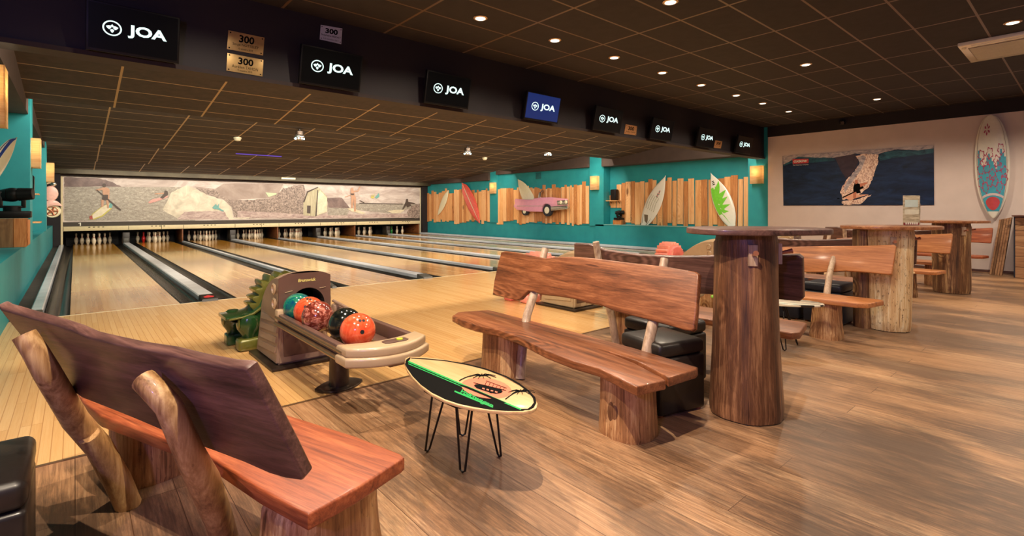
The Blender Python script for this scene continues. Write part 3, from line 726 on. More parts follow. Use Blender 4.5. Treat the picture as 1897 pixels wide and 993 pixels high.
for (xc, w, kind), lab in zip(TVS, tv_lab):
    r = thing('wall_screen', lab, 'screen', (xc, 5.40, 2.49), 0, 'logo screens along the beam')
    yt, yb, zt, zb = 5.30, 5.385, 2.905, 2.515
    up = Vector((0, yt-yb, zt-zb)); n = Vector((0, -1, -0.21)).normalized()
    pts = [Vector((xc-w/2, yb, zb)), Vector((xc+w/2, yb, zb)), Vector((xc+w/2, yb, zb))+up, Vector((xc-w/2, yb, zb))+up]
    MB().slab(pts, -n*0.045, 0.005).build('casing', M_blk_pl, r)
    h = 0.015; Q = Quad(pts[0], pts[1], pts[2], pts[3], 0.0015)
    s = MB(); s.face([Q(0.025, 0.06), Q(0.975, 0.06), Q(0.975, 0.96), Q(0.025, 0.96)])
    so = s.build('screen', M_blue_scr if kind == 'blue' else M_screen, r, smooth=0)
    g = MB(); Q3 = Quad(Q(0.025, 0.06), Q(0.975, 0.06), Q(0.975, 0.96), Q(0.025, 0.96), 0.0012); logo(g, Q3, 1.62); g.build('logo', M_logo, so, smooth=0)
    MB().box(xc-0.12, xc+0.12, 5.40, 5.50, 2.60, 2.80, 0.004).build('bracket', M_iron, r)
def plaque(lab, q, txt, mat, bold=0.02):
    r = thing('plaque', lab, 'plaque', tuple((Vector(q[0])+Vector(q[1]))/2), 0, 'score plaques on the beam')
    Q = Quad(*q, off=0.006)
    MB().slab(list(q), (0, 0.0, 0) if False else (0, -0.005, 0), 0.0015).build('plate', mat, r)
    for (s, u0, v0, u1, v1, b) in txt:
        t_ = MB(); text_mb(t_, s, Q, u0, v0, u1, v1, b); t_.build('engraved_line', M_ink, r, smooth=0)
    for u in (0.06, 0.94):
        for v in (0.1, 0.9): t_ = MB(); poly_mb(t_, Q, ell(u, v, 0.022, 0.04, 8)); t_.build('screw', M_ink, r, smooth=0)
def pq(*p): return [onY(x, y, 5.499) for x, y in p]
plaque('upper brass plaque reading 300, left of the second screen', pq((420, 91), (487, 103), (490, 70), (423, 56)),
       [('300', 0.3, 0.48, 0.72, 0.88, 0.03), ('Serge NOTTELET', 0.14, 0.25, 0.86, 0.42, 0.0), ('10 octobre 2018', 0.3, 0.09, 0.7, 0.19, 0.0)], M_plaque)
plaque('lower brass plaque reading 300, left of the second screen', pq((419, 131), (486, 142), (488, 111), (421, 98)),
       [('300', 0.3, 0.48, 0.72, 0.88, 0.03), ('Aurélien TAHON', 0.14, 0.25, 0.86, 0.42, 0.0), ('9 octobre 2010', 0.3, 0.09, 0.7, 0.19, 0.0)], M_plaque)
plaque('silver plaque reading 300 above the second screen', pq((592, 73), (632, 82), (634, 53), (594, 46)),
       [('300', 0.22, 0.5, 0.8, 0.85, 0.04), ('Stéphane BEDAT', 0.05, 0.28, 0.95, 0.43, 0.01), ('le 6 novembre 2011', 0.15, 0.1, 0.85, 0.2, 0.0)], M_plaque_w)
plaque('small orange plaque reading 300, between the fifth and sixth screens', pq((1156, 248), (1178, 251), (1180, 234), (1159, 230)),
       [('300', 0.25, 0.45, 0.75, 0.85, 0.03), ('Aurélien TAHON', 0.1, 0.2, 0.9, 0.34, 0.0)], M_plaque_o)
plaque('small orange plaque reading 300, between the two rightmost screens', pq((1322, 274), (1335, 275), (1338, 262), (1325, 260)),
       [('300', 0.2, 0.45, 0.8, 0.85, 0.03), ('Serge NOTTELET', 0.1, 0.2, 0.9, 0.34, 0.0)], M_plaque_o)

# ---------------------------------------------------------------- ceiling fittings
M_lamp = emit('downlight_glow', (1.0, 0.84, 0.62, 1), 3.0)
M_trim = plain('downlight_trim', S(206, 170, 130), 0.3, 0.4)
DL = [(890, 33), (1028, 74), (1138, 106), (1227, 134), (1299, 157), (1364, 176), (1413, 191), (1461, 206), (1242, 3), (1493, 119), (1625, 183), (1876, 41)]
def dl_lab(i):
    if i < 8: return 'round ceiling downlight, %s in the long row beside the beam' % ['nearest', 'second nearest', 'third nearest', 'fourth nearest', 'fifth nearest', 'third farthest', 'second farthest', 'farthest'][i]
    return ['round ceiling downlight cut by the top edge of the picture', 'round ceiling downlight alone in the middle of the tiled ceiling',
            'small round ceiling downlight just above the white wall', 'round ceiling downlight beside the white air conditioning cassette'][i-8]
for i, p in enumerate(DL):
    q = onZ(p[0], p[1], HC)
    r = thing('downlight', dl_lab(i), 'ceiling light', (q.x, q.y, HC), 0, 'recessed ceiling downlights')
    t_ = MB(); t_.lathe([(0.058, 0.0), (0.075, -0.001), (0.078, -0.006), (0.06, -0.012), (0.056, -0.004)], (q.x, q.y, HC), 28); t_.build('trim_ring', M_trim, r)
    l_ = MB(); l_.lathe([(0.052, 0.0), (0.052, -0.013), (0.03, -0.016), (0.004, -0.017)], (q.x, q.y, HC), 24); l_.build('lamp_lens', M_lamp, r)
    light('SPOT', 'downlight_beam', (q.x, q.y, HC-0.03), 80 if i < 8 else 120, WARM, spot_size=math.radians(150), spot_blend=0.6, shadow_soft_size=0.05)
# air conditioning cassette
ac = thing('air_conditioner', 'white rectangular air conditioning cassette in the black ceiling', 'air conditioner', (8.9, 0.6, HC))
xa, xb, ya, yb = 8.35, 9.40, 0.05, 1.12
m = MB(); m.box(xa, xb, ya, yb, HC-0.05, HC, 0.012); m.build('frame', M_wht, ac)
m = MB(); m.box(xa+0.16, xb-0.16, ya+0.15, yb-0.08, HC-0.056, HC-0.05, 0.002)
g = m.build('intake_grille', plain('grille_grey', S(116, 104, 92), 0.5), ac)
m = MB()
for k in range(22): x_ = xa+0.175+k*0.033; m.box(x_, x_+0.01, ya+0.16, yb-0.09, HC-0.062, HC-0.055)
m.build('grille_slats', M_cream, g)
m = MB(); m.box(xa+0.05, xa+0.11, ya+0.12, yb-0.12, HC-0.058, HC-0.05, 0.002); m.build('air_flap', M_wht, ac)
m = MB(); m.ball((xa+0.1, yb-0.05, HC-0.055), 0.025, 12); m.build('sensor', M_cream, ac)
# lamps and detectors under the lane ceiling
M_led = emit('dome_lamp_light', (0.75, 0.95, 1.0, 1), 1.6)
for i, (px, py, lab) in enumerate([(555, 257, 'dome party lamp under the lane ceiling, nearest the left wall'), (866, 285, 'dome party lamp under the lane ceiling, middle one of the three'), (1015, 287, 'small dome party lamp under the lane ceiling, nearest the right wall')]):
    q = under(px, py, 0.21)
    cz = ceil_z(q.y)
    cz = max(cz, q.z+0.19)
    r = thing('party_lamp', lab, 'lamp', (q.x, q.y, cz), 0, 'dome lamps under the lane ceiling')
    MB().lathe([(0.05, q.z+0.05), (0.09, q.z+0.05), (0.09, q.z+0.16), (0.05, q.z+0.18)], (q.x, q.y, 0), 20).build('lamp_body', M_steel, r)
    MB().tube([(q.x, q.y, q.z+0.16), (q.x, q.y, cz-0.004)], 0.02, 10).build('stem', M_iron, r)
    m = MB(); m.ball((q.x, q.y, q.z+0.04), 0.11, 20, sc=(1, 1, 0.7)); d = m.build('dome', M_chrome, r)
    m = MB()
    for k in range(9):
        a = k*0.7; m.ball((q.x+0.095*math.cos(a), q.y+0.095*math.sin(a), q.z-0.0), 0.022, 8)
    m.build('lens', M_led, d)
for px, py, z, lab in ((440, 259, 2.86, 'round cream smoke detector under the lane ceiling, at the left'), (898, 295, 2.75, 'round cream smoke detector under the lane ceiling, at the right')):
    q = under(px, py, 0.05); z = q.z; cz = ceil_z(q.y); r = thing('smoke_detector', lab, 'smoke detector', (q.x, q.y, cz), 0, 'smoke detectors under the lane ceiling')
    MB().lathe([(0.02, z-0.03), (0.06, z-0.02), (0.075, z+0.02), (0.075, cz+0.01)], (q.x, q.y, 0), 20).build('detector_head', M_cream, r)
    MB().lathe([(0.085, cz-0.025), (0.085, cz+0.01)], (q.x, q.y, 0), 20).build('detector_base', M_cream, r)
r = thing('emergency_light', 'small rectangular cream light unit on the soffit above the mural', 'lamp', (6.55, 21.49, 2.45))
MB().box(6.28, 6.82, 21.40, 21.5, 2.42, 2.50, 0.006).build('diffuser', M_cream, r); MB().box(6.35, 6.75, 21.44, 21.5, 2.50, 2.55, 0.004).build('housing', M_steel, r)
r = thing('security_camera', 'small dark camera on the black band above the white wall', 'camera', (XR-0.03, 3.75, 3.2))
MB().box(XR-0.09, XR-0.03, 3.70, 3.80, 3.14, 3.24, 0.006).build('bracket', M_iron, r); MB().tube([(XR-0.09, 3.75, 3.19), (XR-0.22, 3.70, 3.15)], 0.035, 12).build('camera_body', M_steel, r)
o = MB().tube([(3.28, 15.17, 2.712), (4.45, 15.17, 2.712)], 0.012, 8).build('neon_tube', emit('violet_tube', (0.25, 0.12, 0.9, 1), 0.5))
tag(o, 'thin violet light tube along a step of the lane ceiling', 'light tube')

# ---------------------------------------------------------------- wall sconces
def shade_mat():
    k = NT('sconce_shade'); out = k.t.nodes['Material Output']
    tr = k.n('ShaderNodeBsdfTranslucent'); df = k.n('ShaderNodeBsdfDiffuse'); mx = k.n('ShaderNodeMixShader')
    w = k.noise(k.mapping(k.coord(), (3, 3, 90)), 1.0, 2)
    c = k.ramp(w, [(0.3, S(222, 186, 140)), (0.7, S(240, 214, 172))])
    k.l(c, tr.inputs[0]); k.l(c, df.inputs[0]); mx.inputs[0].default_value = 0.35
    k.l(tr.outputs[0], mx.inputs[1]); k.l(df.outputs[0], mx.inputs[2]); k.l(mx.outputs[0], out.inputs[0]); return k.m
M_shade = shade_mat()
def sconce(x, y, sgn, lab, zc=2.09, h=0.46, w=0.30, d=0.13, e=3.2):
    """sgn = -1: mounted on the right wall; +1 on the left wall"""
    r = thing('wall_sconce', lab, 'wall lamp', (x, y, zc), 0, 'fabric wall sconces on the teal pillars')
    m = MB()
    xo = x+sgn*d
    m.box(min(xo, xo-sgn*0.004), max(xo, xo-sgn*0.004), y-w/2, y+w/2, zc-h/2, zc+h/2)
    for yy in (y-w/2+0.001, y+w/2-0.005): m.box(min(x+sgn*0.001, xo-sgn*0.0045), max(x+sgn*0.001, xo-sgn*0.0045), yy, yy+0.004, zc-h/2+0.001, zc+h/2-0.001)
    m.build('lamp_shade', M_shade, r, smooth=0)
    b = MB(); b.box(min(x, x+sgn*0.015), max(x, x+sgn*0.015), y-0.05, y+0.05, zc-0.08, zc+0.08, 0.003)
    b.tube([(x+sgn*0.01, y, zc-0.03), (x+sgn*0.05, y, zc-0.03), (x+sgn*0.05, y, zc-0.01)], 0.012, 8); b.build('wall_plate', M_wht, r)
    MB().ball((x+sgn*0.055, y, zc+0.03), 0.028, 14, sc=(1, 1, 1.3)).build('bulb', emit('bulb_glow', (1, 0.8, 0.5, 1), 12) if 'bulb_glow' not in bpy.data.materials else bpy.data.materials['bulb_glow'], r)
    light('POINT', 'sconce_light', (x+sgn*0.058, y, zc+0.1), e, (1.0, 0.80, 0.56), shadow_soft_size=0.02)
sconce(XR, 5.65, -1, 'glowing fabric sconce on the right teal pillar next to the white wall')
sconce(XR, 10.98, -1, 'glowing fabric sconce on the middle teal pillar of the right wall')
sconce(XR, 16.43, -1, 'glowing fabric sconce on the far teal pillar of the right wall')
sconce(XL, 5.62, 1, 'glowing fabric sconce at the left edge of the picture, nearest on the left wall', e=2.2, w=0.28, d=0.11)
sconce(XL, 10.95, 1, 'glowing fabric sconce on the middle pillar of the left wall', e=2.6, d=0.11)
sconce(XL, 16.45, 1, 'glowing fabric sconce on the farthest pillar of the left wall, above the pink scooter', e=2.6, d=0.14)

# ---------------------------------------------------------------- decoration of the right wall
def plank_panel(lab, X, segs, seed):
    X -= 0.004
    """segs: list of (px_left_top, py_top, px_left_bottom, py_bottom) envelope samples -> uneven vertical boards"""
    random.seed(seed); m = MB(); xs = segs[0]; n = segs[1]; top = segs[2]; bot = segs[3]
    def ip(t, arr):
        t = max(0, min(1, t))*(len(arr)-1); i = min(int(t), len(arr)-2); return arr[i]+(arr[i+1]-arr[i])*(t-i)
    ws = [0.7+random.random()*0.7 for _ in range(n)]; s = sum(ws); x = 0
    for w in ws:
        a, b = x/s, (x+w)/s; x += w
        pa = xs[0]+(xs[1]-xs[0])*a; pb = xs[0]+(xs[1]-xs[0])*b
        jt, jb = random.uniform(-6, 4), random.uniform(-4, 5)
        A = onX(pa, ip(a, top)+jt, X); B = onX(pb, ip(b, top)+jt, X); Cc = onX(pb-0.4, ip(b, bot)+jb, X); D = onX(pa, ip(a, bot)+jb, X)
        zt = A.z; zb = D.z; g = 0.006; tl = random.uniform(-0.008, 0.008); th = 0.022+random.random()*0.012
        g = 0.004+random.random()*0.008; m.hexa([(X, A.y-g, zb), (X, B.y+g, zb), (X-th, B.y+g, zb), (X-th, A.y-g, zb), (X, A.y-g+tl, zt), (X, B.y+g+tl, zt), (X-th, B.y+g+tl, zt), (X-th, A.y-g+tl, zt)], 0.003, 1, mi=random.randrange(3))
    o = m.build('wall_cladding', M_pine, smooth=0.5)
    tag(o, lab, 'wall panel', 'panels of upright pine boards')
plank_panel('farthest panel of uneven upright pine boards on the teal wall, behind two surfboards', XR+0.05, ((792, 909), 27, [359, 355, 354, 355, 353], [408, 409, 411, 411, 411]), 3)
plank_panel('middle panel of uneven upright pine boards behind the pink car', XR+0.05, ((921, 1092), 32, [354, 349, 348, 347, 345, 340], [411, 411, 413, 413, 414, 414]), 5)
XRC = XR+0.346
random.seed(11); m = MB()
bd = [(1122, 1131, 362, 381), (1131, 1141, 355, 385), (1142, 1151, 342, 385), (1151, 1158, 339, 415), (1158, 1168, 337, 412), (1169, 1176, 336, 414), (1176, 1186, 338, 416),
      (1186, 1193.5, 336, 413), (1194, 1201, 338, 416), (1201, 1209, 332, 414), (1209, 1216, 334, 415), (1217, 1227, 340, 418), (1228, 1236, 335, 418), (1236, 1244, 329, 413), (1245, 1253, 335, 418),
      (1254, 1265, 331, 415), (1266, 1274, 336, 421), (1275, 1286, 331, 415), (1287, 1299, 334, 419), (1299, 1311, 333, 418), (1312, 1320, 333, 419), (1320, 1329, 332, 416), (1329, 1341, 331, 420),
      (1341, 1353, 328, 420), (1353, 1366, 325, 420), (1367, 1376, 332, 423), (1377, 1388, 328, 421)]
for (a, b, t0, b0) in bd:
    a += 1; b += 1
    A = onX(a, t0, XRC); B = onX(b, t0, XRC); D = onX(a, b0, XRC); th = 0.022+random.random()*0.012; tl = random.uniform(-0.012, 0.012)
    zt, zb = A.z, D.z
    m.hexa([(XRC, A.y-.004, zb), (XRC, B.y+.004, zb), (XRC-th, B.y+.004, zb), (XRC-th, A.y-.004, zb), (XRC, A.y-.004+tl, zt), (XRC, B.y+.004+tl, zt), (XRC-th, B.y+.004+tl, zt), (XRC-th, A.y-.004+tl, zt)], 0.003, 1, mi=random.randrange(3))
tag(m.build('wall_cladding', M_pine, smooth=0.5), 'nearest panel of uneven upright pine boards, in the recess of the teal wall', 'wall panel', 'panels of upright pine boards')

def surfboard(name, lab, tail, nose, nrm, hw, prof, mats, thick=0.06, stringer=None, deco=None, group='surfboards on the walls', cat='surfboard', fins=False):
    """board from tail to nose lying in a plane with normal nrm; prof: half-width fractions along t"""
    tail, nose, nrm = Vector(tail), Vector(nose), Vector(nrm).normalized()
    L = (nose-tail); ln = L.length; a = L.normalized(); b = nrm.cross(a).normalized()
    r = thing(name, lab, cat, tuple(tail), 0, group)
    n = 28; seg = 14; bm = bmesh.new(); rings = []
    def wf(t):
        if callable(prof): return max(0.004, prof(t))
        x = t*(len(prof)-1); i = min(int(x), len(prof)-2); f = x-i
        p0 = prof[max(i-1, 0)]; p1 = prof[i]; p2 = prof[i+1]; p3 = prof[min(i+2, len(prof)-1)]
        v = 0.5*((2*p1)+(-p0+p2)*f+(2*p0-5*p1+4*p2-p3)*f*f+(-p0+3*p1-3*p2+p3)*f**3)
        return max(0.004, v)
    for i in range(n+1):
        t = 0.5-0.5*math.cos(math.pi*i/n); w = wf(t)*hw; th = thick*(0.25+0.75*math.sin(math.pi*min(1, max(0, t)))**0.5)
        rock = 0.10*thick*2*(abs(t-0.45)*2)**2
        c = tail+a*ln*t+nrm*(rock+thick*0.5)
        rings.append([bm.verts.new(c+b*w*math.cos(2*math.pi*k/seg)+nrm*th*0.5*math.copysign(abs(math.sin(2*math.pi*k/seg))**0.8, math.sin(2*math.pi*k/seg))) for k in range(seg)])
    for i in range(n):
        for k in range(seg): bm.faces.new((rings[i][k], rings[i][(k+1) % seg], rings[i+1][(k+1) % seg], rings[i+1][k]))
    bm.faces.new(rings[0][::-1]); bm.faces.new(rings[-1]); bmesh.ops.recalc_face_normals(bm, faces=bm.faces)
    MB().add_bm(bm).build('board_body', mats[0], r, smooth=1.0)
    def on(t, s, k=1.0):
        w = wf(t)*hw; s = max(-0.98, min(0.98, s)); th = thick*(0.25+0.75*math.sin(math.pi*t)**0.5); rock = 0.10*thick*2*(abs(t-0.45)*2)**2
        z = th*0.5*(1-abs(s)**2.6)**0.42
        return tail+a*ln*t+nrm*(rock+thick*0.5+z+0.002*k)+b*w*s
    if stringer:
        m = MB(); ts = [0.02+0.96*i/20 for i in range(21)]
        for i in range(20): m.face([on(ts[i], -stringer[1]), on(ts[i+1], -stringer[1]), on(ts[i+1], stringer[1]), on(ts[i], stringer[1])])
        m.build('stringer', stringer[0], r, smooth=0)
    if deco: deco(r, on)
    return r
PR_S = [0.35, 0.72, 0.93, 1.0, 0.93, 0.72, 0.38, 0.0]
PR_L = [0.05, 0.62, 0.88, 1.0, 1.0, 0.88, 0.62, 0.0]
PR_P = [0.0, 0.50, 0.80, 0.96, 1.0, 0.9, 0.6, 0.0]
NW = (-1, 0, 0)
def grid_poly(m, on, tri, mi=0, k=1.0, n=5):
    """subdivided triangle in (t, s) board coordinates"""
    (A, B, Cc) = tri
    P = lambda i, j: (A[0]+(B[0]-A[0])*i/n+(Cc[0]-A[0])*j/n, A[1]+(B[1]-A[1])*i/n+(Cc[1]-A[1])*j/n)
    for i in range(n):
        for j in range(n-i):
            m.face([on(*P(i, j), k), on(*P(i+1, j), k), on(*P(i, j+1), k)], mi)
            if i+j < n-1: m.face([on(*P(i+1, j), k), on(*P(i+1, j+1), k), on(*P(i, j+1), k)], mi)
XP = XR+0.01
surfboard('surfboard', 'small cream surfboard leaning on the farthest panel of pine boards', onX(812, 399, XP), onX(832, 353, XP), NW, 0.20, PR_P, [M_cream])
surfboard('surfboard', 'long coral red surfboard with a pale centre line on the farthest panel of pine boards', onX(890, 413, XP), onX(857, 338, XP), NW, 0.33, [0.1, 0.55, 0.85, 1.0, 1.0, 0.9, 0.66, 0.0], [M_coral], stringer=(M_cream, 0.06))
def deco_fish(r, on):
    m = MB()
    for (t0, s0) in ((0.72, -0.35), (0.66, -0.25)):
        for k in range(4): m.face([on(t0-0.02*k, s0+0.02), on(t0-0.02*k, s0+0.25), on(t0-0.02*k-0.012, s0+0.25), on(t0-0.02*k-0.012, s0+0.02)], k % 2)
    for q in range(5):
        s0 = -0.5+q*0.28
        for k in range(6):
            t0 = 0.32+k*0.045; f = math.sin(k/6*math.pi)*0.15
            m.face([on(t0, s0+f*0.5), on(t0+0.045, s0+f), on(t0+0.045, s0+f+0.05), on(t0, s0+f*0.5+0.05)], 2)
    grid_poly(m, on, ((0.23, 0.0), (0.08, -0.6), (0.10, 0.15)), 3); grid_poly(m, on, ((0.23, 0.0), (0.10, 0.15), (0.20, 0.6)), 3)
    for s0 in (-0.72, 0.62):
        grid_poly(m, on, ((0.04, s0), (0.04, s0+0.12), (0.22, s0+0.1)), 1)
    m.build('board_graphics', [M_red, M_ink, plain('olive_print', S(150, 148, 112), 0.4), plain('tail_pad', S(120, 104, 84), 0.6)], r, smooth=0)
surfboard('surfboard', 'white surfboard with olive streaks and a brown tail pad on the nearest pine boards', onX(1193, 419, XRC-0.05), onX(1235, 325, XRC-0.05), NW, 0.27, PR_S, [M_wht], deco=deco_fish)
def deco_star(r, on):
    m = MB()
    for (t0, s0, t1, s1) in ((0.82, -0.95, 0.60, 0.2), (0.62, -0.95, 0.52, 0.15), (0.50, -0.75, 0.45, 0.2), (0.36, -0.7, 0.38, 0.25), (0.26, -0.35, 0.32, 0.3), (0.05, 0.1, 0.28, 0.35)):
        grid_poly(m, on, ((t0, s0), (t1+0.06, 0.9 if t1 > 0.5 else 0.7), (t1-0.06, s1)), 0)
    for i in range(8):
        t0 = 0.26+i*0.06; t1 = t0+0.06
        m.face([on(t0, 0.05), on(t1, 0.05), on(t1, 0.9), on(t0, 0.9)], 0); m.face([on(t0, 0.45), on(t1, 0.45), on(t1, 0.9), on(t0, 0.9)], 0)
    m.build('green_star', [M_green], r, smooth=0)
    m = MB()
    for k in range(3):
        t0 = 0.85-k*0.028; m.face([on(t0, 0.0), on(t0-0.016, 0.0), on(t0-0.016, 0.5), on(t0, 0.5)])
    m.build('board_logo', M_ink, r, smooth=0)
surfboard('surfboard', 'white surfboard with a bright green star burst on the nearest pine boards', onX(1358, 420, XRC-0.05), onX(1318, 320, XRC-0.05), NW, 0.27, PR_S, [M_wht], deco=deco_star)
def deco_long(r, on):
    m = MB()
    blue = plain('board_turquoise', S(70, 160, 180), 0.3); mag = plain('board_magenta', S(176, 66, 96), 0.3); red = plain('board_red', S(190, 74, 76), 0.3); gry = plain('board_line', S(150, 132, 124), 0.4); lt = plain('board_lilac', S(206, 190, 190), 0.3)
    n = 16
    for i in range(n):
        t0 = 0.07+i*0.037; t1 = t0+0.037
        for j in range(16):
            s0 = -0.8+j*0.1
            if i > 10 and (i-10)*0.16 > 0.35+0.3*math.sin(j*0.9)+abs(j-7.5)*0.03: continue
            m.face([on(t0, s0), on(t1, s0), on(t1, s0+0.1), on(t0, s0+0.1)], 0)
    random.seed(4)
    for (t0, s0) in ((0.30, -0.45), (0.30, 0.45), (0.42, 0.0), (0.44, -0.7), (0.48, 0.65), (0.55, -0.3), (0.56, 0.35), (0.66, -0.55), (0.63, 0.1), (0.36, 0.15), (0.36, -0.15), (0.49, 0.3), (0.50, -0.35), (0.61, 0.6), (0.35, 0.7), (0.37, -0.7)):
        for pt in range(5):
            a0 = pt*1.2566+0.3*t0*9; R1, R2 = 0.068, 0.05
            def q(rr, a): return on(t0+rr*math.cos(a), s0+rr*math.sin(a)*3.4, 2)
            for (b0, b1, ra, rb) in ((a0-0.5, a0, R2, R1), (a0, a0+0.5, R1, R2), (a0+0.5, a0+0.63, R2, 0.02), (a0-0.63, a0-0.5, 0.02, R2)):
                m.face([q(ra, b0), q(rb, b1), q(rb*0.78, b1), q(ra*0.78, b0)], 1)
    for k in range(16):
        a0, a1 = k*math.pi/8, (k+1)*math.pi/8
        m.face([on(0.145, 0, 3), on(0.145+0.065*math.cos(a0), 0.62*math.sin(a0), 3), on(0.145+0.065*math.cos(a1), 0.62*math.sin(a1), 3)], 2)
    for i in range(8):
        s0 = -0.8+i*0.2; f = lambda s: 0.245-0.05*s*s
        m.face([on(f(s0), s0, 3), on(f(s0+0.2), s0+0.2, 3), on(f(s0+0.2)-0.022, s0+0.2, 3), on(f(s0)-0.022, s0, 3)], 3)
    for i in range(30):                                     # fine outline
        t0 = 0.04+0.92*i/30; t1 = 0.04+0.92*(i+1)/30
        for s in (-0.86, 0.84): m.face([on(t0, s, 2), on(t1, s, 2), on(t1, s+0.025, 2), on(t0, s+0.025, 2)], 4)
    for p in range(6):                                      # flower near the nose
        a0 = p*1.047
        def q(rr, a): return on(0.86+rr*math.cos(a), 0.30+rr*math.sin(a)*4.2, 2)
        m.face([q(0.012, a0), q(0.045, a0-0.3), q(0.062, a0), q(0.045, a0+0.3)], 1)
    m.build('board_artwork', [blue, mag, red, lt, gry], r, smooth=0)
surfboard('surfboard', 'tall white longboard with turquoise and magenta star pattern hung upright on the white wall', onX(1841, 405, XR-0.03), onX(1836, 213, XR-0.03), NW, 0.245, lambda t: (1-abs(2*t-1)**(2.4 if t > 0.5 else 2.0))**(0.5 if t > 0.5 else 0.68), [M_wht], thick=0.08, deco=deco_long)

# pink car relief with a board standing in it
car = thing('car_wall_relief', 'pink convertible wall relief with chrome bumper on the middle pine boards', 'wall decoration', tuple(onX(1005, 395, XR-0.05)))
def ZC(pts, X): return [onX(950+a/9.933, 320+b/9.93, X) for a, b in pts]
XC = XR-0.06
m = MB(); m.slab(ZC([(95, 480), (240, 492), (420, 495), (440, 470), (590, 455), (760, 450), (1020, 480), (1030, 520), (1030, 615), (740, 640), (720, 600), (690, 578), (650, 575), (610, 595), (585, 650), (580, 720), (340, 715), (190, 690), (130, 690), (65, 620), (70, 600), (90, 560), (80, 520)], XC), (-0.16, 0, 0), 0.03, 3)
m.build('car_body', M_pinkcar, car)
m = MB(); m.slab(ZC([(75, 606), (560, 606), (560, 616), (75, 618)], XC-0.161), (-0.008, 0, 0)); m.slab(ZC([(735, 620), (1020, 600), (1050, 640), (1040, 670), (740, 700)], XC-0.12), (-0.12, 0, 0), 0.02)
m.slab(ZC([(825, 515), (1020, 500), (1022, 590), (835, 595)], XC-0.14), (-0.04, 0, 0), 0.006); m.build('bumper_and_grille', M_chrome, car)
def wheel(cx, cy, rx, X, par, nm='wheel', d=0.12):
    c = onX(950+cx/9.933, 320+cy/9.93, X); R = abs(onX(950+cx/9.933, 320+(cy-rx)/9.93, X).z-c.z)
    M4 = Matrix.Rotation(math.pi/2, 4, 'Y')
    w = MB(); w.lathe([(R*0.55, -d), (R*0.95, -d), (R, -d+0.02), (R, 0), (R*0.5, 0)], tuple(c), 28, M=M4); wo = w.build(nm, M_tyre, par)
    h = MB(); h.lathe([(0.01, -d-0.012), (R*0.3, -d-0.01), (R*0.56, -d-0.002), (R*0.56, 0)], tuple(c), 24, M=M4)
    h.build('hub_cap', M_cream, wo)
wheel(668, 690, 112, XC-0.08, car); wheel(255, 710, 75, XC-0.02, car)
m = MB()
for (u, v) in ((880, 545), (975, 538)):
    c = ZC([(u, v)], XC-0.185)[0]; m.lathe([(0.002, -0.02), (0.05, -0.012), (0.062, 0.0), (0.062, 0.02)], tuple(c), 20, M=Matrix.Rotation(math.pi/2, 4, 'Y'))
m.build('headlight', M_cream, car)
m = MB(); P_ = ZC([(470, 465), (485, 370), (500, 360), (500, 465)], XC-0.1); m.slab(P_, (-0.02, 0, 0)); m.build('windscreen_frame', M_chrome, car)
P_ = ZC([(500, 440), (505, 370), (530, 335), (575, 330)], XC-0.1); MB().tube(P_, 0.012, 8).build('steering_wheel', M_iron, car)
m = MB(); m.tube(ZC([(510, 460), (515, 372), (545, 340), (575, 328)], XC-0.12), 0.008, 6); m.build('windscreen_edge', M_chrome, car)
surfboard('surfboard', 'cream surfboard standing in the pink car on the wall', ZC([(340, 560)], XR+0.01)[0], ZC([(105, 118)], XR+0.01)[0], NW, 0.30, [0.9, 1.0, 0.98, 0.92, 0.82, 0.64, 0.36, 0.0], [M_cream], thick=0.05)
o = MB().slab([onX(*p, XR+0.049) for p in ((993, 332), (1003, 331), (1003, 319), (993, 320))], (-0.015, 0, 0), 0.003).build('air_vent', plain('teal_vent', S(24, 98, 104), 0.5))
tag(o, 'dark teal air vent above the pink car', 'vent')

# framed-less poster on the white wall
po = thing('poster', 'wide photo poster of a surfer on a dark blue wave on the white wall', 'poster', (XR, 3.6, 1.3))
XPo = XR-0.012
def ZP(pts, k=0): return [onX(1400+a/3.817, 200+b/3.817, XPo-0.001-0.0015*k) for a, b in pts]
def two2(nm, c1, c2, sc, st, lo=0.35, hi=0.65, rough=0.35, c3=None):
    k = NT(nm); f = k.noise(k.mapping(k.coord(), st), sc, 7, 0.66, 0.8)
    k.base(k.ramp(f, [(lo, c1), (hi, c2)] if c3 is None else [(lo, c1), ((lo+hi)/2, c2), (hi, c3)])); return k.fin(rough)
pm = [two2('wave_navy', S(14, 26, 48), S(30, 50, 86), 2.5, (1, 0.8, 3)), two2('wave_foam', S(130, 122, 132), S(214, 198, 194), 9, (1, 1, 2)),
      two2('wave_teal', S(20, 52, 70), S(50, 104, 118), 5, (1, 1, 2.5)), two2('spray_peach', S(168, 112, 92), S(250, 224, 204), 26, (1, 1.6, 1), 0.38, 0.56),
      M_ink, plain('poster_skin', S(196, 120, 90), 0.5), two2('wave_brown', S(50, 36, 48), S(74, 54, 64), 3, (1, 1, 1)), plain('poster_board', S(230, 170, 140), 0.5)]
m = MB(); m.slab(ZP([(190, 340), (1258, 262), (1262, 686), (196, 690)]), (-0.001, 0, 0), mi=0)
pc_ = [0]
def F(pts, mi, k):
    pc_[0] += 1
    if mi in (2, 3): pts = [(min(max(a, 192), 1258), b) for a, b in jag(pts, 5 if mi == 3 else 2, 6, k)]
    m.face(ZP(pts, k+pc_[0]*0.12), mi)
F([(192, 340), (1258, 262), (1258, 285), (1150, 300), (1000, 292), (900, 315), (860, 330), (700, 322), (600, 350), (420, 360), (300, 352), (196, 400)], 1, 2)
F([(196, 400), (300, 345), (420, 352), (540, 350), (560, 370), (430, 385), (250, 392), (196, 410)], 2, 3)
F([(868, 340), (900, 315), (1000, 300), (1150, 300), (1258, 288), (1258, 320), (1000, 350), (880, 372)], 2, 3)
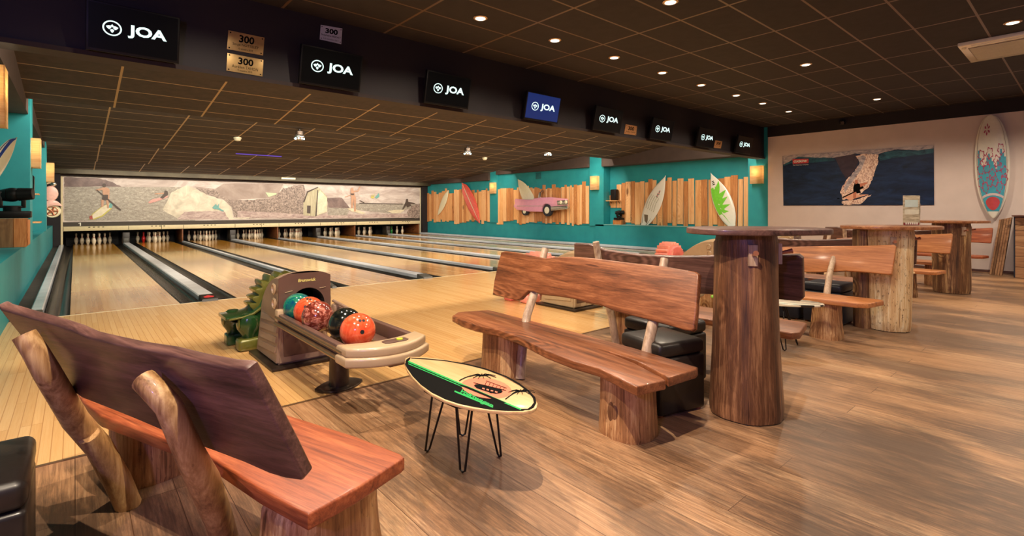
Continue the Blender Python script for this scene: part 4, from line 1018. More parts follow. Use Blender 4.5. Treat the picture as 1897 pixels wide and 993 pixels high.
F([(560, 350), (700, 325), (735, 360), (700, 440), (640, 500), (600, 440)], 6, 3)
F([(705, 340), (760, 325), (868, 330), (862, 400), (835, 480), (800, 560), (740, 600), (760, 480), (745, 380)], 3, 4)
F([(745, 380), (790, 400), (760, 520), (760, 590), (690, 640), (615, 650), (598, 590), (640, 510), (700, 450)], 3, 5)
F([(720, 350), (760, 335), (780, 350), (750, 430), (700, 500), (655, 560), (630, 600), (625, 560), (665, 490), (715, 430), (735, 390)], 1, 6)
F([(610, 660), (740, 640), (820, 610), (740, 680), (620, 688)], 3, 5)
F([(612, 630), (660, 605), (740, 612), (800, 612), (700, 640), (670, 655)], 7, 6)
F([(690, 560), (700, 530), (730, 535), (765, 560), (735, 580), (745, 600), (715, 605), (690, 590)], 4, 7)
F([(700, 512), (718, 508), (724, 530), (706, 540)], 5, 8); F([(688, 588), (712, 595), (708, 640), (690, 640)], 5, 8)
F([(735, 535), (790, 525), (792, 532), (740, 560)], 5, 8); F([(612, 630), (760, 560), (762, 566), (615, 638)], 4, 9)
F([(600, 640), (575, 645), (580, 635)], 4, 9)
pob = m.build('poster_print', pm, po, smooth=0)
m = MB(); m.face(ZP([(260, 362), (374, 358), (374, 390), (262, 396)], 12)); lg = m.build('logo_panel', M_red, pob, smooth=0)
m = MB(); cor = ZP([(268, 388), (366, 383), (366, 365), (268, 370)], 13); Q = Quad(*cor, off=0.0006); text_mb(m, 'OXBOW', Q, 0, 0.05, 1, 0.95, 0.05, shear=0.2)
cor = ZP([(262, 410), (374, 405), (374, 396), (262, 401)], 13); Q = Quad(*cor, off=0.0006); text_mb(m, 'The Waterman Company', Q, 0, 0, 1, 0.9, 0.02)
m.build('logo_lettering', M_wht, pob, smooth=0)

# things in the recess of the right wall
def shelf(lab, x0, x1, y0, y1, z):
    r = thing('wall_shelf', lab, 'shelf', ((x0+x1)/2, (y0+y1)/2, z)); MB().box(x0, x1, y0, y1, z-0.025, z, 0.004).build('shelf_board', M_pine[0], r)
    xw = x0 if x0 < 0 else x1
    for yy in (y0+0.06, y1-0.06):
        sg = 1 if x0 < 0 else -1
        MB().tube([(xw+sg*0.004, yy, z-0.12), (xw+sg*0.10, yy, z-0.03)], 0.008, 6).build('bracket', M_iron, r)
shelf('small wooden shelf under the speaker at the far end of the right recess', XR+0.08, XR+0.35, 10.18, 10.63, 1.50)
def speaker(x, y, z, lab):
    r = thing('speaker', lab, 'speaker', (x, y, z)); MB().box(x-0.09, x+0.09, y-0.11, y+0.11, z, z+0.36, 0.03, 3).build('cabinet', M_blk_pl, r)
    sgn = -1 if x > 5 else 1
    MB().slab([(x+sgn*0.091, y-0.09, z+0.03), (x+sgn*0.091, y+0.09, z+0.03), (x+sgn*0.091, y+0.09, z+0.33), (x+sgn*0.091, y-0.09, z+0.33)], (sgn*0.006, 0, 0), 0.002).build('grille', M_iron, r)
    MB().slab([(x-0.07, y-0.111, z+0.03), (x+0.07, y-0.111, z+0.03), (x+0.07, y-0.111, z+0.33), (x-0.07, y-0.111, z+0.33)], (0, -0.006, 0), 0.002).build('front_cloth', M_iron, r)
speaker(XR+0.20, 10.36, 1.502, 'small black speaker on the shelf in the right recess')
def moving_head(x, y, z, lab, s=1.0, ang=0.0):
    r = thing('moving_head_light', lab, 'stage light', (x, y, z))
    MB().box(x-0.17*s, x+0.17*s, y-0.13*s, y+0.13*s, z, z+0.085*s, 0.015*s, 2).build('base', M_blk_pl, r)
    m = MB()
    m.tube([(x, y, z+0.08*s), (x, y, z+0.14*s)], 0.08*s, 16)
    for sg in (-1, 1): m.box(x+sg*0.10*s-0.02*s, x+sg*0.10*s+0.02*s, y-0.05*s, y+0.05*s, z+0.12*s, z+0.32*s, 0.012*s)
    m.box(x-0.11*s, x+0.11*s, y-0.05*s, y+0.05*s, z+0.12*s, z+0.15*s, 0.01*s); m.build('yoke', M_blk_pl, r)
    h = MB(); bm = bmesh.new(); bmesh.ops.create_uvsphere(bm, u_segments=20, v_segments=12, radius=1)
    for v in bm.verts: v.co = Vector((v.co.x*0.075*s, v.co.y*0.10*s, v.co.z*0.085*s))
    h.add_bm(bm); h.tube([(0, -0.06*s, 0), (0, -0.19*s, 0)], [0.08*s, 0.07*s], 18); h.tube([(0, 0.04*s, 0), (0, 0.15*s, 0)], [0.08*s, 0.055*s], 18)
    Mx = Matrix.Translation((x, y, z+0.28*s)) @ Matrix.Rotation(ang, 4, 'Z') @ Matrix.Rotation(-0.08, 4, 'X')
    h.v = [Mx @ v for v in h.v]; ho = h.build('lamp_head', M_blk_pl, r)
    l = MB(); l.lathe([(0.002, -0.006), (0.06*s, 0)], (0, 0, 0), 18, M=Matrix.Rotation(math.pi/2, 4, 'X')); l.v = [Mx @ (v+Vector((0, -0.192*s, 0))) for v in l.v]; l.build('lens', M_screen, ho)
def crate(x0, x1, y0, y1, z0, z1, lab):
    r = thing('wooden_crate', lab, 'crate', ((x0+x1)/2, (y0+y1)/2, z0)); n = max(2, round((x1-x0)/0.12)); w = (x1-x0)/n
    m = MB(); m.box(x0+0.01, x1-0.01, y0+0.012, y1, z0, z1-0.004)
    for k in range(n): m.box(x0+k*w+0.003, x0+(k+1)*w-0.003, y0, y0+0.014, z0, z1, 0.003, 1, mi=1 if k % 3 == 1 else 0)
    m.build('crate_box', M_crate, r)
    MB().box(x1-0.001, x1+0.012, y0+0.01, y1-0.01, z0+0.02, z1-0.02, 0.003).build('side_board', M_crate[0], r)
crate(XR+0.06, XR+0.26, 10.0, 10.32, 0.713, 0.86, 'small wooden crate on the sill of the right recess, under the stage light')
moving_head(XR+0.17, 10.15, 0.862, 'black stage light on the small crate in the right recess', 0.85, 0.8)

# ---------------------------------------------------------------- left wall ledge things
crate(-1.45+0.55, -0.50, 9.6, 10.05, LZ+0.001, 1.085, 'wooden crate under the black stage light on the left ledge')
moving_head(-0.66, 9.82, 1.088, 'large black stage light on the crate at the left wall', 1.15, 1.35)
shelf('small wooden shelf holding the blue-edged surfboard on the left wall', -0.96, -0.74, 7.7, 8.6, 1.30)
def deco_rail(r, on):
    m = MB()
    for i in range(24):
        t0, t1 = 0.03+0.94*i/24, 0.03+0.94*(i+1)/24
        m.face([on(t0, 0.97, 1), on(t1, 0.97, 1), on(t1, 0.5, 1), on(t0, 0.5, 1)])
    m.build('blue_rail', M_navy, r, smooth=0)
surfboard('surfboard', 'cream surfboard with a blue rail leaning on the left teal wall', (-0.86, 8.05, 1.305), tuple(onX(24, 254, -0.66)), (0.85, -0.5, -0.05), 0.13, PR_P, [M_cream], deco=deco_rail)
speaker(-0.70, 13.6, 1.52, 'black speaker on the shelf between the left wall pillars')
shelf('wooden shelf under the black speaker on the left wall', -0.96, -0.53, 13.4, 13.8, 1.515)
shelf('low wooden shelf right of the stage light on the left wall', -0.96, -0.48, 12.6, 13.2, 0.98)
# pink scooter
sc = thing('scooter_relief', 'pale pink scooter front mounted at the end of the left wall', 'wall decoration', (-0.45, 16.9, 0.95))
YS = 16.95
def ZS(pts, dy=0): return [onY(a/3.547, 200+b/3.547, YS+dy) for a, b in pts]
def oval(cx, cy, rx, ry, a0=0.0, a1=6.2832, n=26): return [(cx+rx*math.cos(a0+(a1-a0)*q/n), cy+ry*math.sin(a0+(a1-a0)*q/n)) for q in range(n)]
MB().slab(ZS(oval(330, 562, 53, 50)), (0, 0.25, 0), 0.03, 4).build('leg_shield', plain('scooter_pink', S(230, 182, 170), 0.3, coat=0.4), sc)
MB().slab(ZS([(272, 655), (285, 628), (305, 612), (330, 604), (355, 605), (378, 614), (398, 630), (412, 648), (385, 643), (355, 641), (325, 645), (300, 655), (285, 668)]), (0, 0.22, 0), 0.012, 3).build('mudguard', bpy.data.materials['scooter_pink'], sc)
c = ZS([(343, 678)], 0.1)[0]; R_ = abs(ZS([(343, 634)], 0.1)[0].z-c.z)
MY = Matrix.Rotation(math.pi/2, 4, 'X')
w = MB(); w.lathe([(R_*0.62, -0.05), (R_*0.92, -0.05), (R_, -0.02), (R_, 0.02), (R_*0.92, 0.05), (R_*0.62, 0.05)], tuple(c), 28, M=MY); wo = w.build('wheel', M_cream, sc)
w = MB(); w.lathe([(0.01, -0.068), (R_*0.25, -0.066), (R_*0.3, 0.066), (0.01, 0.068)], tuple(c), 20, M=MY)
for k in range(5): a = k*1.257; w.tube([(c.x, c.y-0.055, c.z), (c.x+R_*0.6*math.cos(a), c.y-0.055, c.z+R_*0.6*math.sin(a))], 0.02, 6)
w.tube([(c.x+R_*0.64*math.cos(q*0.2618), c.y-0.052, c.z+R_*0.64*math.sin(q*0.2618)) for q in range(25)], 0.012, 6, cap=False)
w.build('rim', M_copper, wo)
c = ZS([(352, 500)], 0.05)[0]; MB().ball(tuple(c), 0.06, 16).build('headlight', M_chrome, sc)
MB().tube(ZS([(300, 500), (330, 492), (352, 496)], 0.1), 0.02, 8).build('handlebar', M_cream, sc)
MB().tube([ZS([(335, 600)], 0.1)[0], ZS([(345, 678)], 0.1)[0]], 0.03, 8).build('fork', M_cream, sc)
MB().tube([(-0.965, YS+0.12, 1.45), (-0.45, YS+0.12, 1.45)], 0.03, 8).build('mounting_arm', M_iron, sc)

# ---------------------------------------------------------------- ball returns (one per pair of lanes)
BX = 1.355
def make_ball_return():
    r = thing('ball_return', 'taupe ball return with a beige rack, nearest of the four, holding five balls', 'ball return', (BX, 4.3, 0), 0, 'ball returns between the lane pairs')
    x0, x1 = BX-0.205, BX+0.205; ya, yb = 4.04, 4.62
    MB().box(x0-0.05, x1+0.06, ya-0.06, yb+0.03, 0.0, 0.025, 0.008).build('floor_plate', M_steel, r)
    m = MB(); m.hexa([(x0, ya, 0.02), (x1, ya, 0.02), (x1, yb, 0.02), (x0, yb, 0.02), (x0+0.035, ya+0.02, 0.46), (x1-0.035, ya+0.02, 0.46), (x1-0.035, yb-0.02, 0.40), (x0+0.035, yb-0.02, 0.40)], 0.02, 3)
    bs = m.build('base', M_taupe, r)
    m = MB()                                               # slanting louvres on the left flank
    for k in range(4):
        z = 0.11+k*0.075; xx = x0+0.035*z/0.44
        m.hexa([(xx-0.012, ya+0.05, z), (xx+0.02, ya+0.05, z), (xx+0.02, yb-0.08, z-0.03), (xx-0.012, yb-0.08, z-0.03), (xx-0.003, ya+0.05, z+0.05), (xx+0.02, ya+0.05, z+0.05), (xx+0.02, yb-0.08, z+0.02), (xx-0.003, yb-0.08, z+0.02)], 0.004)
    m.build('louvres', M_taupe, bs)
    m = MB(); m.box(x0+0.05, x1-0.06, ya-0.002, ya+0.02, 0.08, 0.38, 0.01); m.build('front_panel', M_taupe_dk, bs)
    # hood: arched front face with a round mouth, curving down to the rear
    zt = 0.715
    hx0, hx1 = x0+0.01, x1-0.005
    bm = bmesh.new(); n = 12; secs_ = []
    for j in range(11):
        t = j/10; y = ya-0.01+t*0.58; top = 0.30*math.cos(t*math.pi/2)**0.75
        wsh = 1-0.16*t
        row = []
        for i in range(n+1):
            u = i/n*2-1; xx = (hx0+hx1)/2+u*(hx1-hx0)/2*wsh
            zz = 0.415+top*(1-0.10*abs(u)**3)+0.012*(1-u*u)
            row.append(bm.verts.new((xx, y, zz)))
        lo = [bm.verts.new((row[0].co.x-0.004, y, 0.36)), bm.verts.new((row[-1].co.x+0.004, y, 0.36))]
        secs_.append([lo[0]]+row+[lo[1]])
    for j in range(10):
        for i in range(n+2): bm.faces.new((secs_[j][i], secs_[j][i+1], secs_[j+1][i+1], secs_[j+1][i]))
    bm.faces.new(secs_[10][::-1]); bmesh.ops.recalc_face_normals(bm, faces=bm.faces)
    MB().add_bm(bm).build('hood', M_taupe, r, smooth=0.9)
    # front face with an arched opening
    yf = ya-0.012; cxm = BX+0.02; rm = 0.132; zm = 0.465
    m = MB(); nn = 24
    def outer(a):                                           # point on the outline of the face in direction a
        dx, dz = math.cos(a), math.sin(a); tmax = 1e9
        if abs(dx) > 1e-6: tmax = min(tmax, ((hx1 if dx > 0 else hx0)-cxm)/dx)
        if dz > 1e-6: tmax = min(tmax, (zt-zm)/dz)
        if dz < -1e-6: tmax = min(tmax, (0.37-zm)/dz)
        p = Vector((cxm+dx*tmax, yf, zm+dz*tmax))
        u = (p.x-(hx0+hx1)/2)/((hx1-hx0)/2)
        lim = 0.715+0.012*(1-u*u)-0.03*abs(u)**3
        p.z = min(p.z, lim) if dz > 0 else p.z
        return p
    for k in range(nn*2):
        a0, a1 = math.pi*2*k/(nn*2), math.pi*2*(k+1)/(nn*2)
        i0 = (cxm+rm*math.cos(a0), yf, zm+rm*math.sin(a0)); i1 = (cxm+rm*math.cos(a1), yf, zm+rm*math.sin(a1))
        m.face([outer(a0), outer(a1), i1, i0])
        j0 = (cxm+rm*0.97*math.cos(a0), yf+0.22, zm+rm*0.9*math.sin(a0)); j1 = (cxm+rm*0.97*math.cos(a1), yf+0.22, zm+rm*0.9*math.sin(a1))
        m.face([i0, i1, j1, j0], 1)
    m.lathe([(0.001, 0), (rm*0.97, 0)], (cxm, yf+0.22, zm), 32, mi=1, M=MY)
    fo = m.build('front_face', [M_taupe_dk, M_hole], r, smooth=0.5)
    m = MB(); Q = Quad((hx0, yf, 0.37), (hx1, yf, 0.37), (hx1, yf, zt), (hx0, yf, zt), 0.002)
    text_mb(m, 'Brunswick', Q, 0.36, 0.80, 0.70, 0.87, 0.03, shear=0.15); m.build('lettering', M_gold, fo, smooth=0)
    m = MB()
    m.tube([(hx0+0.045, yf-0.004, 0.575), (hx0+0.10, yf-0.004, 0.585)], 0.0025, 6); m.tube([(hx1-0.09, yf-0.004, 0.585), (hx1-0.04, yf-0.004, 0.59)], 0.0025, 6); m.build('crease_lines', M_beige, fo)
    # round badges on both flanks
    for sx in (-1, 1):
        xs = hx0-0.002 if sx < 0 else hx1+0.002
        for z_, y_ in ((0.60, ya+0.07), (0.49, ya+0.06)):
            m = MB(); m.lathe([(0.036, 0.0), (0.046, 0.012), (0.034, 0.018), (0.03, 0.008), (0.002, 0.010)], (xs, y_, z_), 20, M=Matrix.Rotation(sx*math.pi/2, 4, 'Y')); m.build('side_badge', M_beige, r)
    # rack: two rails, tray and rounded end
    xl, xr_ = BX-0.195, BX+0.245; yn = 2.76
    for s, xx in ((-1, xl), (1, xr_)):
        m = MB(); m.box(xx-0.022, xx+0.022, yn-0.02, 4.0, 0.345, 0.43, 0.008)
        ro = m.build('rail', M_taupe_dk, r)
        m = MB(); m.tube([(xx+s*0.026, yn, 0.405), (xx+s*0.026, 4.0, 0.405)], 0.011, 10); m.tube([(xx+s*0.028, yn, 0.36), (xx+s*0.028, 4.0, 0.36)], 0.016, 10); m.build('rail_bead', M_bronze, ro)
    m = MB(); m.box(xl, xl+0.07, yn-0.02, 4.0, 0.335, 0.347, 0.003); m.box(xr_-0.11, xr_, yn-0.02, 4.0, 0.335, 0.347, 0.003)
    for q in range(3): m.box(xl, xr_, 2.9+q*0.45, 2.94+q*0.45, 0.325, 0.336, 0.002)
    tr = m.build('tray', M_taupe_dk, r)
    m = MB()
    for xx in (BX-0.105, BX-0.005, BX+0.10): m.box(xx-0.012, xx+0.012, yn, 4.0, 0.345, 0.362, 0.004)
    m.build('ball_track', M_bronze, tr)
    m = MB(); m.box(xl-0.03, xl+0.03, 3.95, 4.03, 0.34, 0.46, 0.015); m.build('rail_bracket', M_beige, r)
    m = MB(); m.box(xr_-0.045, xr_+0.03, 3.95, 4.03, 0.34, 0.45, 0.015); m.tube([(xr_-0.02, 4.03, 0.47), (xr_-0.04, 3.6, 0.455)], 0.012, 8); m.build('rail_bracket', M_taupe, r)
    # curved end: crescent in plan
    cxr = (xl+xr_)/2; hwid = (xr_-xl)/2+0.045
    def cres(e, ins=0.0):
        o_, i_ = [], []
        for k in range(17):
            u = -1+k/8; xx = cxr+u*(hwid-ins); yy = yn-0.06-0.12*(1-u*u)-0.02+ins*0.5
            o_.append((xx, yy))
        for k in range(17):
            u = 1-k/8; xx = cxr+u*(hwid-ins); yy = yn+0.06-0.075*(1-u*u)
            i_.append((xx, yy-0.0))
        return o_+i_
    m = MB(); m.slab([(x, y, 0.335) for x, y in cres(0)], (0, 0, 0.055), 0.014, 3); m.slab([(x, y+0.012, 0.385) for x, y in cres(0, 0.012)], (0, 0, 0.055), 0.016, 3)
    eo = m.build('rack_end', M_beige, r)
    cy_ = yn-0.085; m = MB(); m.slab([(BX+0.06+x*0.075, cy_+y*0.036, 0.438) for x, y in [(-1, -0.6), (-0.7, -1), (0.7, -1), (1, -0.6), (1, 0.6), (0.7, 1), (-0.7, 1), (-1, 0.6)]], (0, 0, 0.008), 0.002); bo = m.build('button_plate', M_taupe_dk, eo)
    MB().lathe([(0.019, 0), (0.019, 0.006), (0.002, 0.008)], (BX+0.085, cy_-0.006, 0.446), 16).build('reset_button', plain('lime_button', S(190, 206, 60), 0.4), bo)
    m = MB(); m.box(cxr-0.02, cxr+0.16, yn-0.12, yn+0.03, 0.30, 0.34, 0.01); m.build('under_tray', M_taupe, eo)
    m = MB(); m.tube([(BX+0.01, 3.38, 0.015), (BX+0.01, 3.38, 0.345)], [0.068, 0.058], 20); m.build('column', M_steel, r)
    m = MB(); nn = 20; m.slab([(BX+0.01+0.165*math.cos(2*math.pi*k/nn), 3.38+0.165*math.sin(2*math.pi*k/nn)*(0.45+0.35*abs(math.sin(2*math.pi*k/nn+0.5))), 0.0) for k in range(nn)], (0, 0, 0.014), 0.004); m.build('column_foot', M_steel, r)
    return r
br = make_ball_return()
br_lab = ['', 'beige ball return seen under the backrest of the middle bench', 'beige ball return with its hood showing just left of the nearest bar table', 'farthest ball return, its hood showing just right of the nearest bar table']
sw = {'ball_return_taupe': M_beige}
for k in range(1, 4): copy_tree(br, (k*PP, 0, 0), br_lab[k], swap=sw)

# balls
def marble(nm, c1, c2, c3, sc=3.0, st=(1, 1, 1), rough=0.12):
    k = NT(nm); f = k.noise(k.mapping(k.coord(), st), sc, 5, 0.6, 2.5)
    k.base(k.ramp(f, [(0.32, c1), (0.5, c2), (0.68, c3)])); return k.fin(rough, 0, 0.6)
BALLS = [(1.275, 3.945, 0.468, 'green and blue marbled bowling ball, farthest in the rack mouth', marble('ball_green', S(12, 50, 110), S(16, 106, 96), S(60, 150, 100), 9)),
         (1.285, 3.735, 0.468, 'orange bowling ball between the green and the brown marbled ball', marble('ball_orange', S(196, 62, 34), S(224, 88, 50), S(238, 112, 74), 9)),
         (1.270, 3.520, 0.468, 'brown marbled bowling ball with pale streaks', marble('ball_brown', S(70, 26, 22), S(128, 54, 40), S(226, 150, 130), 9, (2.2, 0.8, 2.2))),
         (1.318, 3.165, 0.468, 'black bowling ball behind the front orange ball', marble('ball_black', S(8, 10, 9), S(20, 24, 20), S(60, 54, 34), 6)),
         (1.305, 2.945, 0.468, 'front orange bowling ball showing three finger holes', marble('ball_coral', S(206, 66, 34), S(232, 90, 52), S(242, 122, 82), 7))]
for i, (x, y, z, lab, mt) in enumerate(BALLS):
    r = thing('bowling_ball', lab, 'bowling ball', (x, y, z), 0, 'bowling balls in the near rack')
    R_ = 0.106
    MB().ball((x, y, z), R_, 48).build('ball_body', mt, r, smooth=3)
    d0 = Vector((-x*0.6+0.35, -y, CH-z)).normalized() if i != 1 else Vector((-0.5, -0.6, 0.55)).normalized()
    if i in (0, 1, 4):
        up = Vector((0, 0, 1)); rt = up.cross(d0).normalized(); u2 = d0.cross(rt)
        for (a, b, hr) in ((0.05, 0.62, 0.0095), (0.28, 0.60, 0.0095), (0.10, -0.12, 0.0125)):
            if i == 4: a, b = a-0.12, b
            dd = (d0+rt*a+u2*b).normalized(); p = Vector((x, y, z))+dd*R_*1.0006
            q = dd.to_track_quat('Z', 'Y').to_matrix().to_4x4()
            MB().lathe([(hr, -0.0012), (hr*0.96, 0.0008), (0.001, 0.0002)], tuple(p), 16, M=q).build('finger_hole', M_hole, r)

# dinosaur ramps behind the returns
def make_dino():
    r = thing('dinosaur_ball_ramp', 'dark green dinosaur shaped ball ramp standing behind the nearest ball return', 'ball ramp', (1.35, 4.93, 0), 0, 'dinosaur shaped ball ramps')
    y0, y1 = 4.74, 5.10
    prof = [(0.955, 0.298), (1.07, 0.300), (1.16, 0.315), (1.22, 0.36), (1.25, 0.42), (1.28, 0.50), (1.36, 0.555), (1.48, 0.57), (1.60, 0.54), (1.68, 0.46), (1.72, 0.34), (1.75, 0.20), (1.66, 0.16), (1.60, 0.28), (1.52, 0.36), (1.42, 0.38), (1.36, 0.34), (1.33, 0.22), (1.32, 0.10), (1.10, 0.09), (1.08, 0.20), (1.02, 0.255), (0.955, 0.272)]
    MB().slab([(x, y0+0.02, z) for x, z in prof], (0, y1-y0-0.04, 0), 0.03, 4).build('body', M_dino, r)
    MB().slab([(x, y0-0.012, z) for x, z in [(0.975, 0.275), (1.08, 0.282), (1.17, 0.305), (1.235, 0.35), (1.262, 0.42), (1.29, 0.5), (1.275, 0.5), (1.245, 0.42), (1.22, 0.36), (1.16, 0.318), (1.07, 0.295), (0.975, 0.288)]], (0, 0.03, 0), 0.004).build('seam', M_dino_g, r)
    ym = (y0+y1)/2; crest = [(1.175, 0.33), (1.205, 0.385), (1.225, 0.45), (1.25, 0.515), (1.30, 0.56), (1.37, 0.583), (1.45, 0.59), (1.53, 0.578), (1.60, 0.55), (1.665, 0.50), (1.70, 0.44)]
    outl = []
    for q in range(len(crest)-1):
        (ax, az), (bx, bz) = crest[q], crest[q+1]; dx, dz = bx-ax, bz-az; L = math.hypot(dx, dz); nx, nz = -dz/L, dx/L
        for t_, hh in ((0.05, 0.004), (0.25, 0.036), (0.5, 0.050), (0.75, 0.036), (0.95, 0.004)): outl.append((ax+dx*t_+nx*hh, az+dz*t_+nz*hh))
    inn = [(x+0.03, z-0.06) for x, z in crest][::-1]
    MB().slab([(x, ym-0.11, z) for x, z in outl+inn], (0, 0.22, 0), 0.008, 2).build('back_spikes', M_dino_g, r)
    for (yy, xx) in ((4.78, 1.13), (5.06, 1.07)):
        m = MB(); m.lathe([(0.045, 0.09), (0.052, 0.13), (0.085, 0.18), (0.095, 0.23), (0.08, 0.28), (0.04, 0.31)], (xx, yy, 0), 18)
        m.tube([(xx, yy, 0.0), (xx, yy, 0.16)], [0.05, 0.046], 14); lo = m.build('front_leg', M_dino, r)
        m = MB()
        if yy < 5: m.box(xx-0.09, xx+0.16, yy-0.075, yy+0.075, 0.0, 0.105, 0.028, 3)
        else: m.box(xx-0.06, xx+0.11, yy-0.07, yy+0.07, 0.0, 0.105, 0.02, 3)
        m.build('foot', M_dino_g if yy < 5 else M_dino, lo)
        m = MB(); m.lathe([(0.002, -0.008), (0.05, -0.004), (0.06, 0.004)], (xx-0.082, yy, 0.235), 16, M=Matrix.Rotation(math.pi/2, 4, 'Y')); m.build('knee_pad', M_dino_g, lo)
    for yy in (4.80, 5.04):
        m = MB(); m.tube([(1.69, yy, 0.0), (1.69, yy, 0.26)], [0.06, 0.07], 14); m.build('rear_leg', M_dino, r)
    return r
dn = make_dino()
swp = {'dino_green': M_dino_p, 'dino_gold': M_dino_p2}
copy_tree(dn, (PP-0.02, 0.02, 0), 'pink dinosaur ball ramp seen under the backrest of the middle bench', swap=swp)
copy_tree(dn, (2*PP-0.16, 0, 0.0), 'pink dinosaur ball ramp with its spiked back showing above the dark bench back', swap=swp)

# ---------------------------------------------------------------- benches
def loc_to(r, pts): return pts
def bench(root, seat_pts, zt, th, back_pts, back_d, posts, logs, mats, post_r, notch=None):
    S_, B_, PO, LG = mats
    MB().slab([(x, y, zt-th) for x, y in seat_pts], (0, 0, th), 0.008, 3).build('seat', S_, root)
    MB().slab(back_pts, back_d, 0.009, 3).build('backrest', B_, root)
    for p, rr in zip(posts, post_r): MB().tube(p, rr, 14, rnd=0.06).build('back_post', PO, root, smooth=1.0)
    for i, a in enumerate(logs):
        m = MB(); m.log(*a[0], **a[1])
        if i == 0 and notch: 
            m.ball(notch[0], 1.0, 16, sc=notch[1])
        m.build('log_leg', LG, root, smooth=0.9)
# middle bench, facing left
b2 = thing('log_bench', 'reddish oak log bench with a wavy live-edge back in the middle, facing the surfboard table', 'bench', (2.2, 1.45, 0), -0.07, 'log benches')
zs2 = 0.38
seat2 = [onZ(*p, zs2) for p in [(838, 585), (848, 578), (905, 574)]]+[Vector((2.58, 3.10, zs2)), Vector((2.56, 2.4, zs2)), Vector((2.53, 1.8, zs2))]+[onZ(*p, zs2) for p in [(1293, 680), (1290, 684), (1238, 700), (1232, 695), (1180, 668), (1130, 651), (1128, 653), (1175, 672), (1225, 698), (1233, 704), (1180, 716), (1170, 712)]]
seat2 += [onZ(*p, zs2) for p in [(1110, 682), (1060, 668), (1010, 649), (960, 624), (920, 610), (880, 602), (855, 594)]]
seat2 = [(p.x, p.y) for p in seat2]
pA, pB, pC = Vector((2.575, 1.45, 0.50)), Vector((2.575, 3.2, 0.50)), Vector((2.69, 1.45, 0.86))
nB = (pB-pA).cross(pC-pA).normalized()
bo2 = [(928, 467), (936, 465), (955, 467), (985, 473), (1010, 478), (1028, 476), (1060, 475), (1100, 478), (1130, 482), (1180, 488), (1230, 493), (1265, 499), (1288, 503), (1294, 508), (1292, 540), (1289, 580), (1286, 609), (1281, 613), (1265, 611), (1240, 603), (1200, 592), (1165, 583), (1135, 575), (1112, 565), (1085, 560), (1062, 553), (1030, 548), (1000, 545), (988, 540), (978, 539), (970, 546), (964, 553), (956, 556), (935, 551), (912, 546), (915, 520), (922, 490)]
back2 = [onP(x, y, pA, nB) for x, y in bo2]
bd2 = nB*0.042 if nB.x > 0 else -nB*0.042
posts2 = [[(2.40, 2.68, 0.0), (2.46, 2.72, 0.25), (2.55, 2.77, 0.42), (2.645, 2.80, 0.56), (2.72, 2.82, 0.70), (2.80, 2.83, 0.90)],
          [(2.45, 1.72, 0.0), (2.50, 1.72, 0.25), (2.57, 1.73, 0.42), (2.63, 1.74, 0.52), (2.71, 1.75, 0.70), (2.79, 1.76, 0.90)]]
logs2 = [((2.27, 1.655, 0, zs2-0.05, 0.14, 0.135, 0.132, 0.130), dict(seed=2, pw=2.9, rough=0.06, flare=0.03)),
         ((2.40, 2.89, 0, zs2-0.05, 0.10, 0.17, 0.095, 0.16), dict(seed=5, pw=3.0, rough=0.035, flare=0.05))]
bench(b2, seat2, zs2, 0.048, back2, bd2, posts2, logs2, (M_bench, M_bench, M_post_gr, M_log), [[0.036, 0.034, 0.032, 0.033, 0.032, 0.026]]*2)
kn = MB(); c = Vector((2.155, 1.66, 0.13))
kn.ball(tuple(c), 1.0, 20, sc=(0.022, 0.045, 0.075)); ko = kn.build('knot', M_log_dk, [o for o in b2.children if o.name.startswith('log_leg')][0], smooth=1.5)
# foreground bench, seen from behind
b1 = thing('log_bench', 'large log bench in the left foreground seen from behind, with an orange seat', 'bench', (0.5, 1.4, 0), 0.32, 'log benches')
zs1 = 0.38
q1 = [onZ(*p, zs1) for p in [(570, 953), (575, 951), (660, 905), (745, 850), (749, 846), (742, 840), (660, 808), (510, 761)]]
q2 = [onZ(*p, zs1) for p in [(155, 745), (187, 770), (385, 843), (480, 905)]]
fr = q1[-1]; dirf = (q1[-1]-q1[-3]).normalized()
seat1 = q1+[fr+dirf*0.45, fr+dirf*0.9, q2[0]+Vector((-0.02, 0.14, 0))]+q2
seat1 = [(p.x, p.y) for p in seat1]
pA, pB, pC = Vector((0.447, 1.35, 0.505)), Vector((-0.03, 2.50, 0.505)), Vector((0.307, 1.323, 0.83))
nB1 = (pB-pA).cross(pC-pA).normalized()
bo1 = [(-6, 566), (0, 571), (57, 588), (95, 599), (131, 611), (160, 624), (192, 632), (244, 644), (305, 654), (360, 668), (419, 680), (448, 682), (456, 686), (478, 725), (505, 775), (535, 832), (562, 886), (558, 892), (530, 888), (500, 879), (450, 857), (400, 838), (350, 820), (301, 799), (250, 777), (200, 757), (152, 738), (120, 715), (80, 672), (40, 625), (8, 585)]
back1 = [onP(x, y, pA, nB1) for x, y in bo1]
bd1 = nB1*0.036 if nB1.x > 0 else -nB1*0.036
ofs = -bd1.normalized()
def off1(px, py, d): p = onP(px, py, pA+ofs*d, nB1); return p
posts1 = [[(0.16, 2.66, 0.0), (0.13, 2.62, 0.10), (0.07, 2.55, 0.28), (0.0, 2.47, 0.43), off1(88, 690, 0.055), off1(66, 652, 0.05), off1(45, 620, 0.045)],
          [(0.40, 1.90, 0.0), (0.375, 1.88, 0.10), (0.34, 1.80, 0.24), (0.29, 1.72, 0.40), (0.245, 1.66, 0.52), off1(312, 752, 0.052), off1(285, 722, 0.05), off1(266, 703, 0.046)]]
